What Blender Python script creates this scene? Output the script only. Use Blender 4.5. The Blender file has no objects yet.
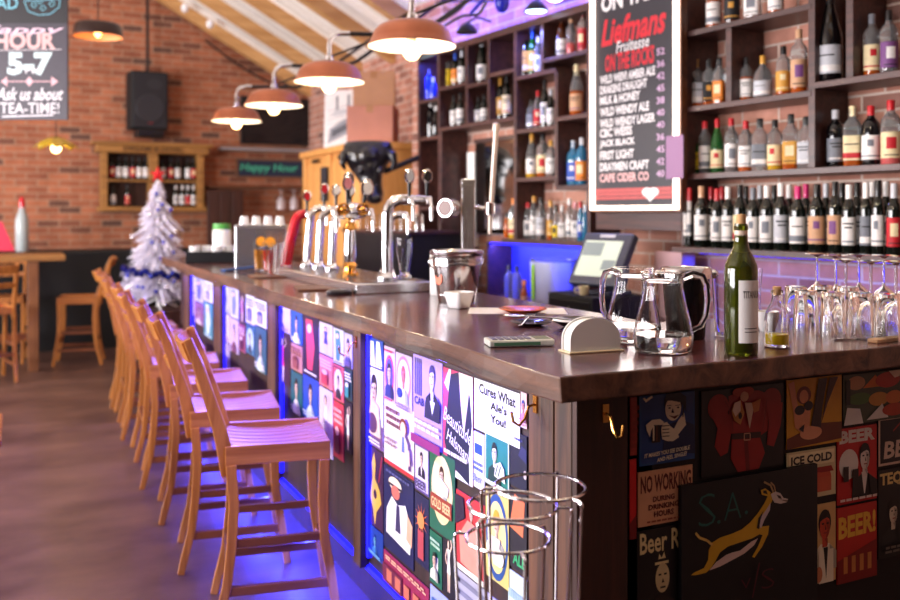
import bpy, math, random
from mathutils import Vector, Matrix
random.seed(7)
PI = math.pi
C = bpy.context.scene.collection
# ---------------------------------------------------------------- survey of the place
H = 1.45                      # eye height
YAW = math.atan2(435, 900)
SN, CS = math.sin(YAW), math.cos(YAW)
ZT = 1.125                    # bar top
def ray(u, v):
    a = (u-450)/900.0
    return Vector((SN+CS*a, CS-SN*a, (213-v)/900.0))
def atd(u, v, d): return Vector((0,0,H)) + ray(u,v)*d
def onZ(u, v, z=ZT):
    return atd(u, v, (H-z)*900/(v-213.0))
def onX(u, v, X):
    r = ray(u,v); return Vector((0,0,H)) + r*(X/r.x)
def onY(u, v, Y):
    r = ray(u,v); return Vector((0,0,H)) + r*(Y/r.y)
# the shelf wall: local x runs to the right, local y into the wall
WA = math.atan2(-.9959, .0907)
WO = Vector((3.14, 3.257, 0))
WX = Vector((math.cos(WA), math.sin(WA), 0)); WY = Vector((-math.sin(WA), math.cos(WA), 0))
def onW(u, v, off=0.0):
    r = ray(u,v); o = WO + WY*off
    t = (o-Vector((0,0,0))).dot(WY)/r.dot(WY)
    p = Vector((0,0,H)) + r*t
    return (p-WO).dot(WX), p.z
def wpt(x, y, z): return WO + WX*x + WY*y + Vector((0,0,z))

# ---------------------------------------------------------------- mesh kit
class MB:
    def __init__(s): s.v=[]; s.f=[]; s.m=[]
    def add(s, vs, fs, m=0):
        o=len(s.v); s.v += [tuple(x) for x in vs]
        for f in fs: s.f.append([o+i for i in f]); s.m.append(m)
    def box(s, x0,x1,y0,y1,z0,z1, m=0, M=None):
        vs=[Vector(p) for p in ((x0,y0,z0),(x1,y0,z0),(x1,y1,z0),(x0,y1,z0),(x0,y0,z1),(x1,y0,z1),(x1,y1,z1),(x0,y1,z1))]
        if M: vs=[M@p for p in vs]
        s.add(vs,[(3,2,1,0),(4,5,6,7),(0,1,5,4),(1,2,6,5),(2,3,7,6),(3,0,4,7)],m); return s
    def lathe(s, prof, n=20, c=(0,0,0), m=0, sq=None, M=None, ax=1.0, op=False):
        o=len(s.v); c=Vector(c)
        for r,z in prof:
            for k in range(n):
                a=2*PI*k/n
                ca,sa=math.cos(a),math.sin(a); q=1
                if sq:
                    q=1/((abs(ca)**sq+abs(sa)**sq)**(1/sq))
                p=Vector((r*q*ca, r*q*sa*ax, z))
                if M: p=M@p
                s.v.append(tuple(p+c))
        for i in range(len(prof)-1):
            for k in range(n):
                k2=(k+1)%n
                s.f.append([o+i*n+k,o+i*n+k2,o+(i+1)*n+k2,o+(i+1)*n+k]); s.m.append(m)
        if prof[0][0]>1e-5 and not op: s.f.append([o+k for k in range(n)][::-1]); s.m.append(m)
        if prof[-1][0]>1e-5: s.f.append([o+(len(prof)-1)*n+k for k in range(n)]); s.m.append(m)
        return s
    def tube(s, pts, r, n=8, m=0, closed=False, cap=True):
        pts=[Vector(p) for p in pts]; N=len(pts); rs=r if isinstance(r,(list,tuple)) else [r]*N
        o=len(s.v); up=None
        for i,p in enumerate(pts):
            if closed: t=(pts[(i+1)%N]-pts[i-1])
            else: t=pts[min(i+1,N-1)]-pts[max(i-1,0)]
            t.normalize()
            if up is None:
                up=Vector((0,0,1)) if abs(t.z)<.9 else Vector((1,0,0))
            a=(up-t*up.dot(t)).normalized(); b=t.cross(a); up=a
            for k in range(n):
                an=2*PI*k/n; s.v.append(tuple(p+(a*math.cos(an)+b*math.sin(an))*rs[i]))
        R=N if closed else N-1
        for i in range(R):
            j=(i+1)%N
            for k in range(n):
                k2=(k+1)%n
                s.f.append([o+i*n+k,o+j*n+k,o+j*n+k2,o+i*n+k2][::-1]); s.m.append(m)
        if cap and not closed:
            s.f.append([o+k for k in range(n)]); s.m.append(m)
            s.f.append([o+(N-1)*n+k for k in range(n)][::-1]); s.m.append(m)
        return s
    def bar(s, pts, w, t, side=(0,1,0), m=0):
        """rectangular section swept along pts; w across 'side', t across the other; w,t may be lists"""
        pts=[Vector(p) for p in pts]; N=len(pts); sd=Vector(side).normalized(); o=len(s.v)
        for i,p in enumerate(pts):
            d=(pts[min(i+1,N-1)]-pts[max(i-1,0)]).normalized(); b=d.cross(sd).normalized()
            ww=w[i] if isinstance(w,(list,tuple)) else w; tt=t[i] if isinstance(t,(list,tuple)) else t
            for x,y in ((-1,-1),(1,-1),(1,1),(-1,1)): s.v.append(tuple(p+sd*x*ww/2+b*y*tt/2))
        for i in range(N-1):
            for k in range(4):
                k2=(k+1)%4; s.f.append([o+i*4+k,o+i*4+k2,o+i*4+4+k2,o+i*4+4+k]); s.m.append(m)
        s.f.append([o+3,o+2,o+1,o]); s.m.append(m); q=o+(N-1)*4; s.f.append([q,q+1,q+2,q+3]); s.m.append(m)
        return s
    def sphere(s, c, r, n=14, m=0, sz=(1,1,1)):
        prof=[(max(1e-6,r*math.sin(PI*i/(n//2))) if 0<i<n//2 else 1e-6, -r*math.cos(PI*i/(n//2))) for i in range(n//2+1)]
        return s.lathe(prof,n,c,m,M=Matrix.Diagonal((sz[0],sz[1],sz[2])))
    def torus(s, c, R, r, n=28, k=8, M=None, m=0):
        pts=[]
        for i in range(n):
            a=2*PI*i/n; p=Vector((R*math.cos(a),R*math.sin(a),0))
            if M: p=M@p
            pts.append(Vector(c)+p)
        return s.tube(pts,r,k,m,closed=True)
    def build(s, name, mats, parent=None, smooth=False, bevel=0, loc=None, rz=None, sub=0, solid=0):
        me=bpy.data.meshes.new(name); me.from_pydata(s.v,[],s.f)
        if not isinstance(mats,(list,tuple)): mats=[mats]
        for mt in mats: me.materials.append(mt)
        for p,mi in zip(me.polygons,s.m): p.material_index=mi
        if smooth:
            for p in me.polygons: p.use_smooth=True
            me.set_sharp_from_angle(angle=math.radians(42))
        me.update()
        o=bpy.data.objects.new(name,me); C.objects.link(o)
        if parent: o.parent=parent
        if loc is not None: o.location=loc
        if rz is not None: o.rotation_euler=(0,0,rz)
        if bevel:
            b=o.modifiers.new('bev','BEVEL'); b.width=bevel; b.segments=2; b.limit_method='ANGLE'; b.angle_limit=.7
        if sub:
            b=o.modifiers.new('sub','SUBSURF'); b.levels=sub; b.render_levels=sub
        return o
def thing(name,label,cat,loc=(0,0,0),rz=0,group=None):
    o=bpy.data.objects.new(name,None); C.objects.link(o); o.empty_display_size=.05
    o.location=loc; o.rotation_euler=(0,0,rz); return tag(o,label,cat,group)
def tag(o,label,cat,group=None):
    o['label']=label; o['category']=cat
    if group: o['group']=group
    return o
def struct(o): o['kind']='structure'; return o
def dup(root,loc,rz=None,label=None,name=None):
    r=root.copy(); C.objects.link(r); r.location=loc
    if rz is not None: r.rotation_euler=(0,0,rz)
    if label: r['label']=label
    for ch in list(root.children):
        c=ch.copy(); C.objects.link(c); c.parent=r
        for g in ch.children:
            d=g.copy(); C.objects.link(d); d.parent=c
    return r
ORD=['first','second','third','fourth','fifth','sixth','seventh','eighth','ninth','tenth','eleventh','twelfth','thirteenth','fourteenth','fifteenth','sixteenth','seventeenth','eighteenth']

# ---------------------------------------------------------------- materials
def S(c):  # sRGB 0-255 -> linear
    return tuple(((x/255)/12.92 if x/255<=.04045 else ((x/255+.055)/1.055)**2.4) for x in c)+(1,)
_mc={}
def mat(name,col,rough=.5,metal=0,trans=0,emit=None,es=0,coat=0,ior=1.45,bump=0,bscale=60,var=0,vscale=8,alpha=None,sheen=0):
    key=(name,)
    if key in _mc: return _mc[key]
    m=bpy.data.materials.new(name); m.use_nodes=True; nt=m.node_tree; b=nt.nodes['Principled BSDF']
    b.inputs['Base Color'].default_value=S(col); b.inputs['Roughness'].default_value=rough
    b.inputs['Metallic'].default_value=metal; b.inputs['Transmission Weight'].default_value=trans
    b.inputs['IOR'].default_value=ior; b.inputs['Coat Weight'].default_value=coat; b.inputs['Coat Roughness'].default_value=.08
    if emit: b.inputs['Emission Color'].default_value=S(emit); b.inputs['Emission Strength'].default_value=es
    tc=nt.nodes.new('ShaderNodeTexCoord')
    nz=nt.nodes.new('ShaderNodeTexNoise'); nz.inputs['Scale'].default_value=vscale; nz.inputs['Detail'].default_value=5
    nt.links.new(tc.outputs['Object'],nz.inputs['Vector'])
    if var and not trans:
        mx=nt.nodes.new('ShaderNodeMix'); mx.data_type='RGBA'; mx.blend_type='MULTIPLY'
        cr=nt.nodes.new('ShaderNodeValToRGB'); cr.color_ramp.elements[0].position=.3; cr.color_ramp.elements[1].position=.7
        cr.color_ramp.elements[0].color=(1-var,)*3+(1,); cr.color_ramp.elements[1].color=(1,1,1,1)
        nt.links.new(nz.outputs['Fac'],cr.inputs['Fac']); mx.inputs[0].default_value=1
        mx.inputs[6].default_value=S(col); nt.links.new(cr.outputs['Color'],mx.inputs[7]); nt.links.new(mx.outputs[2],b.inputs['Base Color'])
    if bump:
        n2=nt.nodes.new('ShaderNodeTexNoise'); n2.inputs['Scale'].default_value=bscale; nt.links.new(tc.outputs['Object'],n2.inputs['Vector'])
        bp=nt.nodes.new('ShaderNodeBump'); bp.inputs['Strength'].default_value=bump; bp.inputs['Distance'].default_value=.01
        nt.links.new(n2.outputs['Fac'],bp.inputs['Height']); nt.links.new(bp.outputs['Normal'],b.inputs['Normal'])
    _mc[key]=m; return m
def wood(name,c1,c2,rough=.4,axis='x',scale=1.0,coat=0,bump=.15,plank=0,planax='y'):
    m=bpy.data.materials.new(name); m.use_nodes=True; nt=m.node_tree; b=nt.nodes['Principled BSDF']; L=nt.links.new
    tc=nt.nodes.new('ShaderNodeTexCoord'); mp=nt.nodes.new('ShaderNodeMapping'); L(tc.outputs['Object'],mp.inputs['Vector'])
    sc={'x':(1.5,22,22),'y':(22,1.5,22),'z':(22,22,1.5)}[axis]; mp.inputs['Scale'].default_value=tuple(q*scale for q in sc)
    n=nt.nodes.new('ShaderNodeTexNoise'); n.inputs['Scale'].default_value=1.3; n.inputs['Detail'].default_value=7; n.inputs['Roughness'].default_value=.65
    n.inputs['Distortion'].default_value=.6; L(mp.outputs['Vector'],n.inputs['Vector'])
    cr=nt.nodes.new('ShaderNodeValToRGB'); cr.color_ramp.elements[0].position=.34; cr.color_ramp.elements[1].position=.68
    cr.color_ramp.elements[0].color=S(c1); cr.color_ramp.elements[1].color=S(c2); L(n.outputs['Fac'],cr.inputs['Fac'])
    out=cr.outputs['Color']
    h=n.outputs['Fac']
    if plank:
        sx=nt.nodes.new('ShaderNodeSeparateXYZ'); L(tc.outputs['Object'],sx.inputs[0])
        d=nt.nodes.new('ShaderNodeMath'); d.operation='DIVIDE'; L(sx.outputs[planax.upper()],d.inputs[0]); d.inputs[1].default_value=plank
        fr=nt.nodes.new('ShaderNodeMath'); fr.operation='FRACT'; L(d.outputs[0],fr.inputs[0])
        lt=nt.nodes.new('ShaderNodeMath'); lt.operation='GREATER_THAN'; L(fr.outputs[0],lt.inputs[0]); lt.inputs[1].default_value=.025
        fl=nt.nodes.new('ShaderNodeMath'); fl.operation='FLOOR'; L(d.outputs[0],fl.inputs[0])
        wn=nt.nodes.new('ShaderNodeTexWhiteNoise'); wn.noise_dimensions='1D'; L(fl.outputs[0],wn.inputs['W'])
        ma=nt.nodes.new('ShaderNodeMath'); ma.operation='MULTIPLY_ADD'; L(wn.outputs['Value'],ma.inputs[0]); ma.inputs[1].default_value=.35; ma.inputs[2].default_value=.75
        mu=nt.nodes.new('ShaderNodeMath'); mu.operation='MULTIPLY'; L(ma.outputs[0],mu.inputs[0]); L(lt.outputs[0],mu.inputs[1])
        mx=nt.nodes.new('ShaderNodeMix'); mx.data_type='RGBA'; mx.blend_type='MULTIPLY'; mx.inputs[0].default_value=1
        L(out,mx.inputs[6]); L(mu.outputs[0],mx.inputs[7]); out=mx.outputs[2]
    L(out,b.inputs['Base Color']); b.inputs['Roughness'].default_value=rough; b.inputs['Coat Weight'].default_value=coat; b.inputs['Coat Roughness'].default_value=.12
    bp=nt.nodes.new('ShaderNodeBump'); bp.inputs['Strength'].default_value=bump; bp.inputs['Distance'].default_value=.004
    L(h,bp.inputs['Height']); L(bp.outputs['Normal'],b.inputs['Normal'])
    return m
def brick(name,c1,c2,mortar,dark):
    m=bpy.data.materials.new(name); m.use_nodes=True; nt=m.node_tree; b=nt.nodes['Principled BSDF']; L=nt.links.new
    tc=nt.nodes.new('ShaderNodeTexCoord'); sx=nt.nodes.new('ShaderNodeSeparateXYZ'); L(tc.outputs['Object'],sx.inputs[0])
    cb=nt.nodes.new('ShaderNodeCombineXYZ'); L(sx.outputs['X'],cb.inputs['X']); L(sx.outputs['Z'],cb.inputs['Y'])
    br=nt.nodes.new('ShaderNodeTexBrick'); L(cb.outputs[0],br.inputs['Vector'])
    br.inputs['Scale'].default_value=1; br.inputs['Brick Width'].default_value=.225; br.inputs['Row Height'].default_value=.076
    br.inputs['Mortar Size'].default_value=.007; br.inputs['Mortar Smooth'].default_value=.3; br.inputs['Bias'].default_value=-.1
    br.inputs['Color1'].default_value=S(c1); br.inputs['Color2'].default_value=S(c2); br.inputs['Mortar'].default_value=S(mortar)
    # a second set picks out the odd burnt brick
    b2=nt.nodes.new('ShaderNodeTexBrick'); L(cb.outputs[0],b2.inputs['Vector'])
    for k in ('Scale','Brick Width','Row Height'): b2.inputs[k].default_value=br.inputs[k].default_value
    b2.inputs['Mortar Size'].default_value=.007; b2.inputs['Color1'].default_value=(0,0,0,1); b2.inputs['Color2'].default_value=(1,1,1,1); b2.inputs['Mortar'].default_value=(0,0,0,1); b2.inputs['Bias'].default_value=0
    cr=nt.nodes.new('ShaderNodeValToRGB'); cr.color_ramp.elements[0].position=.78; cr.color_ramp.elements[1].position=1.0; L(b2.outputs['Color'],cr.inputs['Fac'])
    mx=nt.nodes.new('ShaderNodeMix'); mx.data_type='RGBA'; L(cr.outputs['Color'],mx.inputs[0]); L(br.outputs['Color'],mx.inputs[6]); mx.inputs[7].default_value=S(dark)
    nz=nt.nodes.new('ShaderNodeTexNoise'); nz.inputs['Scale'].default_value=5; nz.inputs['Detail'].default_value=8; nz.inputs['Roughness'].default_value=.7; L(tc.outputs['Object'],nz.inputs['Vector'])
    c3=nt.nodes.new('ShaderNodeValToRGB'); c3.color_ramp.elements[0].position=.3; c3.color_ramp.elements[0].color=(.6,.55,.5,1); c3.color_ramp.elements[1].position=.7; L(nz.outputs['Fac'],c3.inputs['Fac'])
    m2=nt.nodes.new('ShaderNodeMix'); m2.data_type='RGBA'; m2.blend_type='MULTIPLY'; m2.inputs[0].default_value=1; L(mx.outputs[2],m2.inputs[6]); L(c3.outputs['Color'],m2.inputs[7])
    L(m2.outputs[2],b.inputs['Base Color']); b.inputs['Roughness'].default_value=.85
    bp=nt.nodes.new('ShaderNodeBump'); bp.inputs['Strength'].default_value=.6; bp.inputs['Distance'].default_value=.008; bp.invert=True
    L(br.outputs['Fac'],bp.inputs['Height']); L(bp.outputs['Normal'],b.inputs['Normal'])
    return m

M_brick=brick('red_brick',(188,116,82),(140,80,58),(182,146,120),(104,72,60))
M_brick2=brick('pale_brick',(206,148,128),(168,110,94),(214,192,180),(128,92,84))
M_top=wood('bar_top_wood',(48,18,26),(110,54,54),.25,'y',.6,.45,.14,.185,'x')
M_edge=wood('slab_edge_wood',(48,28,24),(122,80,58),.45,'y',.7,.15,.5)
M_post=wood('post_wood',(50,28,18),(112,72,46),.5,'z',.8,.05,.3)
M_darkpanel=wood('dark_panel_wood',(40,22,18),(72,36,26),.5,'z',.8,0,.2)
M_shelf=wood('shelf_wood',(44,22,22),(84,46,40),.45,'x',1,.1,.15)
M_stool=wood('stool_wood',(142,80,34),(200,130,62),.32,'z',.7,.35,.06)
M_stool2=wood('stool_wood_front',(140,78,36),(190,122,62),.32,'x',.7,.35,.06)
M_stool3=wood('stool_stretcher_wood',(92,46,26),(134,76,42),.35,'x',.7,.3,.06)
M_pine=wood('pine_wood',(196,132,66),(226,170,100),.5,'z',.6,.1,.1)
M_rafter=wood('rafter_wood',(178,128,74),(214,168,110),.6,'x',.6,0,.1)
M_ceil=wood('ceiling_boards',(240,234,222),(252,250,246),.7,'x',.4,0,.1,.1,'y')
M_oldwood=wood('old_cabinet_wood',(120,80,36),(176,124,62),.55,'x',.8,0,.2)
M_brown=wood('brown_wood',(70,38,22),(118,72,44),.45,'x',.8,.1,.1)
M_chrome=mat('chrome',(225,225,228),.12,1)
M_steel=mat('brushed_steel',(205,205,210),.26,1,bump=.05,bscale=200)
M_copper=mat('copper_paint',(176,106,76),.34,.7,var=.15,vscale=12)
M_inner=mat('shade_inside',(252,246,232),.5)
M_black=mat('black_plastic',(16,16,20),.35)
M_blackm=mat('black_matt',(12,11,13),.7,var=.2)
M_white=mat('white_ceramic',(240,238,238),.15,coat=.5)
M_wplastic=mat('white_plastic',(236,234,232),.4)
M_glass=mat('clear_glass',(254,255,255),.0,trans=1,ior=1.3)
M_glassb=mat('clear_bottle_glass',(235,242,246),.03,trans=.9,ior=1.4)
M_gold=mat('brass',(220,160,80),.2,1)
M_red=mat('red_enamel',(200,20,38),.25,coat=.6)
M_card=mat('cardboard',(196,146,108),.75,var=.1)
M_card2=mat('cardboard_pink',(198,134,112),.75,var=.1)
M_bull=mat('black_resin',(20,18,24),.28,coat=.5,bump=.3,bscale=14)
M_slate=mat('chalkboard',(44,42,50),.7,var=.25,vscale=4)
def em(name,col,s): return mat(name,col,.5,emit=col,es=s)
M_bulb=em('warm_bulb',(255,206,140),9)
M_blue=em('blue_led',(20,20,255),3.0)
M_violet=em('violet_led',(110,90,255),3)
M_sign=em('sign_led',(255,226,206),4.5)
M_cyan=em('cyan_tube',(150,235,255),5)
# ================================================================= ROOM
def area(name,loc,direction,sx,sy,power,col,spread=None):
    l=bpy.data.lights.new(name,'AREA'); l.shape='RECTANGLE'; l.size=sx; l.size_y=sy; l.energy=power; l.color=col
    if spread: l.spread=spread
    o=bpy.data.objects.new(name,l); C.objects.link(o); o.location=loc
    o.rotation_euler=Vector(direction).to_track_quat('-Z','Y').to_euler(); return o
def point(name,loc,power,col,r=.03):
    l=bpy.data.lights.new(name,'POINT'); l.energy=power; l.color=col; l.shadow_soft_size=r
    o=bpy.data.objects.new(name,l); C.objects.link(o); o.location=loc; return o
YF=11.1; XL=-4.6; YN=-3.0
# floor
fm=bpy.data.materials.new('stained_concrete'); fm.use_nodes=True; nt=fm.node_tree; L=nt.links.new; b=nt.nodes['Principled BSDF']
tc=nt.nodes.new('ShaderNodeTexCoord'); n1=nt.nodes.new('ShaderNodeTexNoise'); n1.inputs['Scale'].default_value=1.6; n1.inputs['Detail'].default_value=8; n1.inputs['Roughness'].default_value=.6
mp=nt.nodes.new('ShaderNodeMapping'); mp.inputs['Scale'].default_value=(1,1.6,1); L(tc.outputs['Object'],mp.inputs['Vector']); L(mp.outputs['Vector'],n1.inputs['Vector'])
cr=nt.nodes.new('ShaderNodeValToRGB'); cr.color_ramp.elements[0].position=.35; cr.color_ramp.elements[1].position=.68
cr.color_ramp.elements[0].color=S((70,48,44)); cr.color_ramp.elements[1].color=S((112,82,70)); L(n1.outputs['Fac'],cr.inputs['Fac']); L(cr.outputs['Color'],b.inputs['Base Color'])
b.inputs['Roughness'].default_value=.38
bp=nt.nodes.new('ShaderNodeBump'); bp.inputs['Strength'].default_value=.12; bp.inputs['Distance'].default_value=.02; L(n1.outputs['Fac'],bp.inputs['Height']); L(bp.outputs['Normal'],b.inputs['Normal'])
struct(MB().box(XL,4.2,YN,YF,-.1,0).build('floor',fm))
# far wall (gable) : built as an outline with thickness
def ceilz(x):
    return 3.22-.56*(x-3.03) if x>-.6 else 3.22-.56*(-.6-3.03)-.45*(-.6-x)
mb=MB(); out=[(XL,0),(4.2,0),(4.2,ceilz(4.2)),(-.6,ceilz(-.6)),(XL,ceilz(XL))]
mb.add([(x,0,z) for x,z in out]+[(x,.2,z) for x,z in out],[(0,1,2,3,4),(9,8,7,6,5)]+[(i,i+5,(i+1)%5+5,(i+1)%5) for i in range(5)])
struct(mb.build('wall_far',M_brick,loc=(0,YF,0)))
# shelf wall (right), its end, and the deeper wall behind
wr=MB().box(-3.76,5.2,.24,.5,0,3.2).build('wall_right',M_brick2,loc=WO,rz=WA); struct(wr)
p=wpt(-3.76,.24,0)
struct(MB().box(0,YF-p.y,0,.2,0,3.1).build('wall_nook',M_brick2,loc=(3.35,YF,0),rz=-PI/2))
# left wall with two tall window openings
M_plaster=mat('plaster',(84,60,50),.8,var=.08)
wl=MB(); segs=[(YN,1.3,0,3.4),(5.4,6.4,0,3.4),(9.6,YF,0,3.4),(6.4,9.6,0,.8),(6.4,9.6,2.7,3.4),(1.3,5.4,0,.8),(1.3,5.4,2.7,3.4)]
for a,b_,c,d in segs: wl.box(-.2,0,a,b_,c,d)
struct(wl.build('wall_left',M_plaster,loc=(XL,0,0)))
for i,(a,b_) in enumerate(((1.3,5.4),(6.4,9.6))):
    w=MB()
    for y in (a,(a+b_)/2,b_-.06): w.box(-.12,-.06,y,y+.06,.8,2.7)
    for z in (.8,1.9,2.64): w.box(-.12,-.06,a,b_,z,z+.06)
    struct(w.build('window_%d'%(i+1),M_brown,loc=(XL,0,0)))
    area('daylight_window_%d'%(i+1),(XL-.02,(a+b_)/2,1.75),(1,.05 if i==0 else -.05,.06),b_-a-.1,1.8,[520,400][i],(1,.95,.97))
# wall behind the camera
struct(MB().box(XL,4.2,-.2,0,0,3.2).build('wall_near',M_plaster,loc=(0,YN,0)))
# ceiling boards: two slopes
def slab_x(x0,x1,y0,y1,t,off=0):
    mb=MB(); z0,z1=ceilz(x0)+off,ceilz(x1)+off
    mb.add([(x0,y0,z0),(x1,y0,z1),(x1,y1,z1),(x0,y1,z0),(x0,y0,z0+t),(x1,y0,z1+t),(x1,y1,z1+t),(x0,y1,z0+t)],[(3,2,1,0),(4,5,6,7),(0,1,5,4),(1,2,6,5),(2,3,7,6),(3,0,4,7)])
    return mb
c=slab_x(-.6,4.2,YN,YF,.06,.02); c2=slab_x(XL,-.6001,YN,YF,.06,.02); c.add(c2.v,c2.f)
struct(c.build('ceiling',M_ceil))
yy=[11.0-.93*i for i in range(15)]
for i,y in enumerate(yy):
    r=slab_x(-.6,3.45,y-.06,y+.06,.14,-.12); r2=slab_x(XL,-.6001,y-.06,y+.06,.14,-.12); r.add(r2.v,r2.f)
    struct(r.build('trim_%d'%(i+1),M_rafter))

# ================================================================= BAR COUNTER
XE,YE,XI,YI,YB=.972,1.511,1.71,2.15,6.93
XP,YP=1.10,1.634; ZS=1.071; ZB=.25
bar=thing('bar_counter','long dark wooden bar counter with a thick slab top, clad in old posters','bar counter',(XP,YP,0))
def rel(o): o.location=(-XP,-YP,0); return o
# slab with slightly wavy live edge
mb=MB(); N=70; top=[];random.seed(3)
def wob(t): return .006*math.sin(t*3.1)+.004*math.sin(t*9.7+1)
outl=[(XE+wob(YE+(YB-YE)*i/N)*(0 if i==0 else 1),YE+(YB-YE)*i/N) for i in range(N+1)]+[(XI,YB),(XI,YI),(2.72,YI),(2.72,YE)]+[(2.72-(2.72-XE)*i/20,YE+.004*math.sin(i*1.7)) for i in range(1,20)]
n=len(outl); mb.add([(x,y,ZT) for x,y in outl]+[(x+(.006*math.sin(y*13) if x<XE+.05 else 0),y,ZS) for x,y in outl],[list(range(n))[::-1],list(range(n,2*n))],0)
o=0
for i in range(n): mb.f.append([i,(i+1)%n,(i+1)%n+n,i+n]); mb.m.append(1)
rel(mb.build('countertop',[M_top,M_edge],bar,bevel=.004))
M_front=wood('front_board',(36,20,22),(60,32,32),.5,'z',.8)
rel(MB().box(XP,XP+.04,YP,YB-.08,ZB,ZS).build('front_panel',M_front,bar))
rel(MB().box(XP+.04,2.7,YP,YP+.04,ZB-.17,ZS).build('end_panel',mat('end_black',(22,13,13),.6,var=.3),bar))
rel(MB().box(XP+.04,2.7,YP-.03,YP,.0,.20).build('end_kickboard',mat('kick_red',(88,24,20),.6,var=.3),bar))
rel(MB().box(XP+.1,XP+.14,YP+.05,YB-.1,0,ZB).build('kick_plinth',M_front,bar))
rel(MB().box(XP+.14,XI-.06,YB-.12,YB-.08,0,ZS).build('far_end_panel',M_darkpanel,bar))
rel(MB().box(XI-.1,XI-.06,YI-.1,YB-.08,0,ZS).box(XI-.06,2.7,YI-.14,YI-.1,0,ZS).build('inner_panel',M_darkpanel,bar))
# posts on the front, each with a blue strip lamp in its near corner
def yF(u,X=XP-.035): return onX(u,300,X).y
for (ua,ub) in ((188,183.5),(220,214),(275,267.5),(360,353)):
    y0,y1=yF(ua),yF(ub)
    rel(MB().box(XP-.035,XP,y0,y1,ZB-.02,ZS).build('post',M_post,bar,bevel=.003))
    ya=y0-.02
    rel(MB().box(XP-.014,XP,ya,ya+.015,ZB+.02,ZS-.02).build('strip_lamp',M_blue,bar))
# corner post: two boards on the front, one on the end
y2=onX(528.5,450,XP-.02).y; ym=onX(553.5,450,XP-.02).y
rel(MB().box(XP-.02,XP+.02,ym+.003,y2,.04,ZS).box(XP-.02,XP+.02,YP,ym-.003,.04,ZS).box(XP+.02,XP+.2,YP-.0,YP+.02,.04,ZS).build('corner_post',M_post,bar,bevel=.003))
x5=onY(627,450,YP-.015).x
rel(MB().box(XP-.018,x5,YP-.018,YP,.13,ZS).build('corner_board',M_darkpanel,bar,bevel=.002))
# blue strip along the bottom edge and violet strip under the slab
rel(MB().box(XP-.01,XP+.004,YP+.3,YB-.15,ZB-.028,ZB-.012).build('strip_lamp',M_blue,bar))
rel(MB().box(XP-.05,XP-.035,y2+.02,YB-.15,ZS-.012,ZS-.001).build('strip_lamp',M_violet,bar))
area('led_low',(XP-.02,(YP+.3+YB-.15)/2,ZB-.03),(-.55,0,-1),YB-YP-.5,.02,42,(.05,.06,1)).rotation_euler=(0,0,0)
area('led_floor',(XP-.03,4.3,ZB-.035),(0,0,-1),.03,5.1,120,(.03,.04,1))
area('led_top',(XP-.075,4.3,ZS-.02),(-.55,0,-.83),4.9,.03,62,(.12,.09,1))
bpy.data.objects.remove(bpy.data.objects['led_low'])

# hooks
def hook(loc,rz,label):
    t=thing('coat_hook',label,'hook',loc,rz,None)
    m=MB(); m.box(-.008,.008,-.004,0,-.02,.02); pts=[(0,-.002,.0),(0,-.02,-.004),(0,-.03,-.03),(0,-.045,-.045),(0,-.06,-.035),(0,-.065,-.012)]
    m.build('wall_plate',M_gold,t); MB().tube(pts,.0035,8).build('hook_arm',M_gold,t,smooth=True); return t
p=onX(536,404,XP-.02); hook((XP-.02,p.y,p.z),-PI/2,'brass coat hook on the front corner post under the slab')
p=onY(605,413,YP-.018); hook((p.x,YP-.018,p.z),0,'brass coat hook on the dark board round the bar corner')
p=onX(348,337,XP-.02); hook((XP-.035,yF(356.5),p.z),-PI/2,'brass coat hook high on the middle front post')

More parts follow.
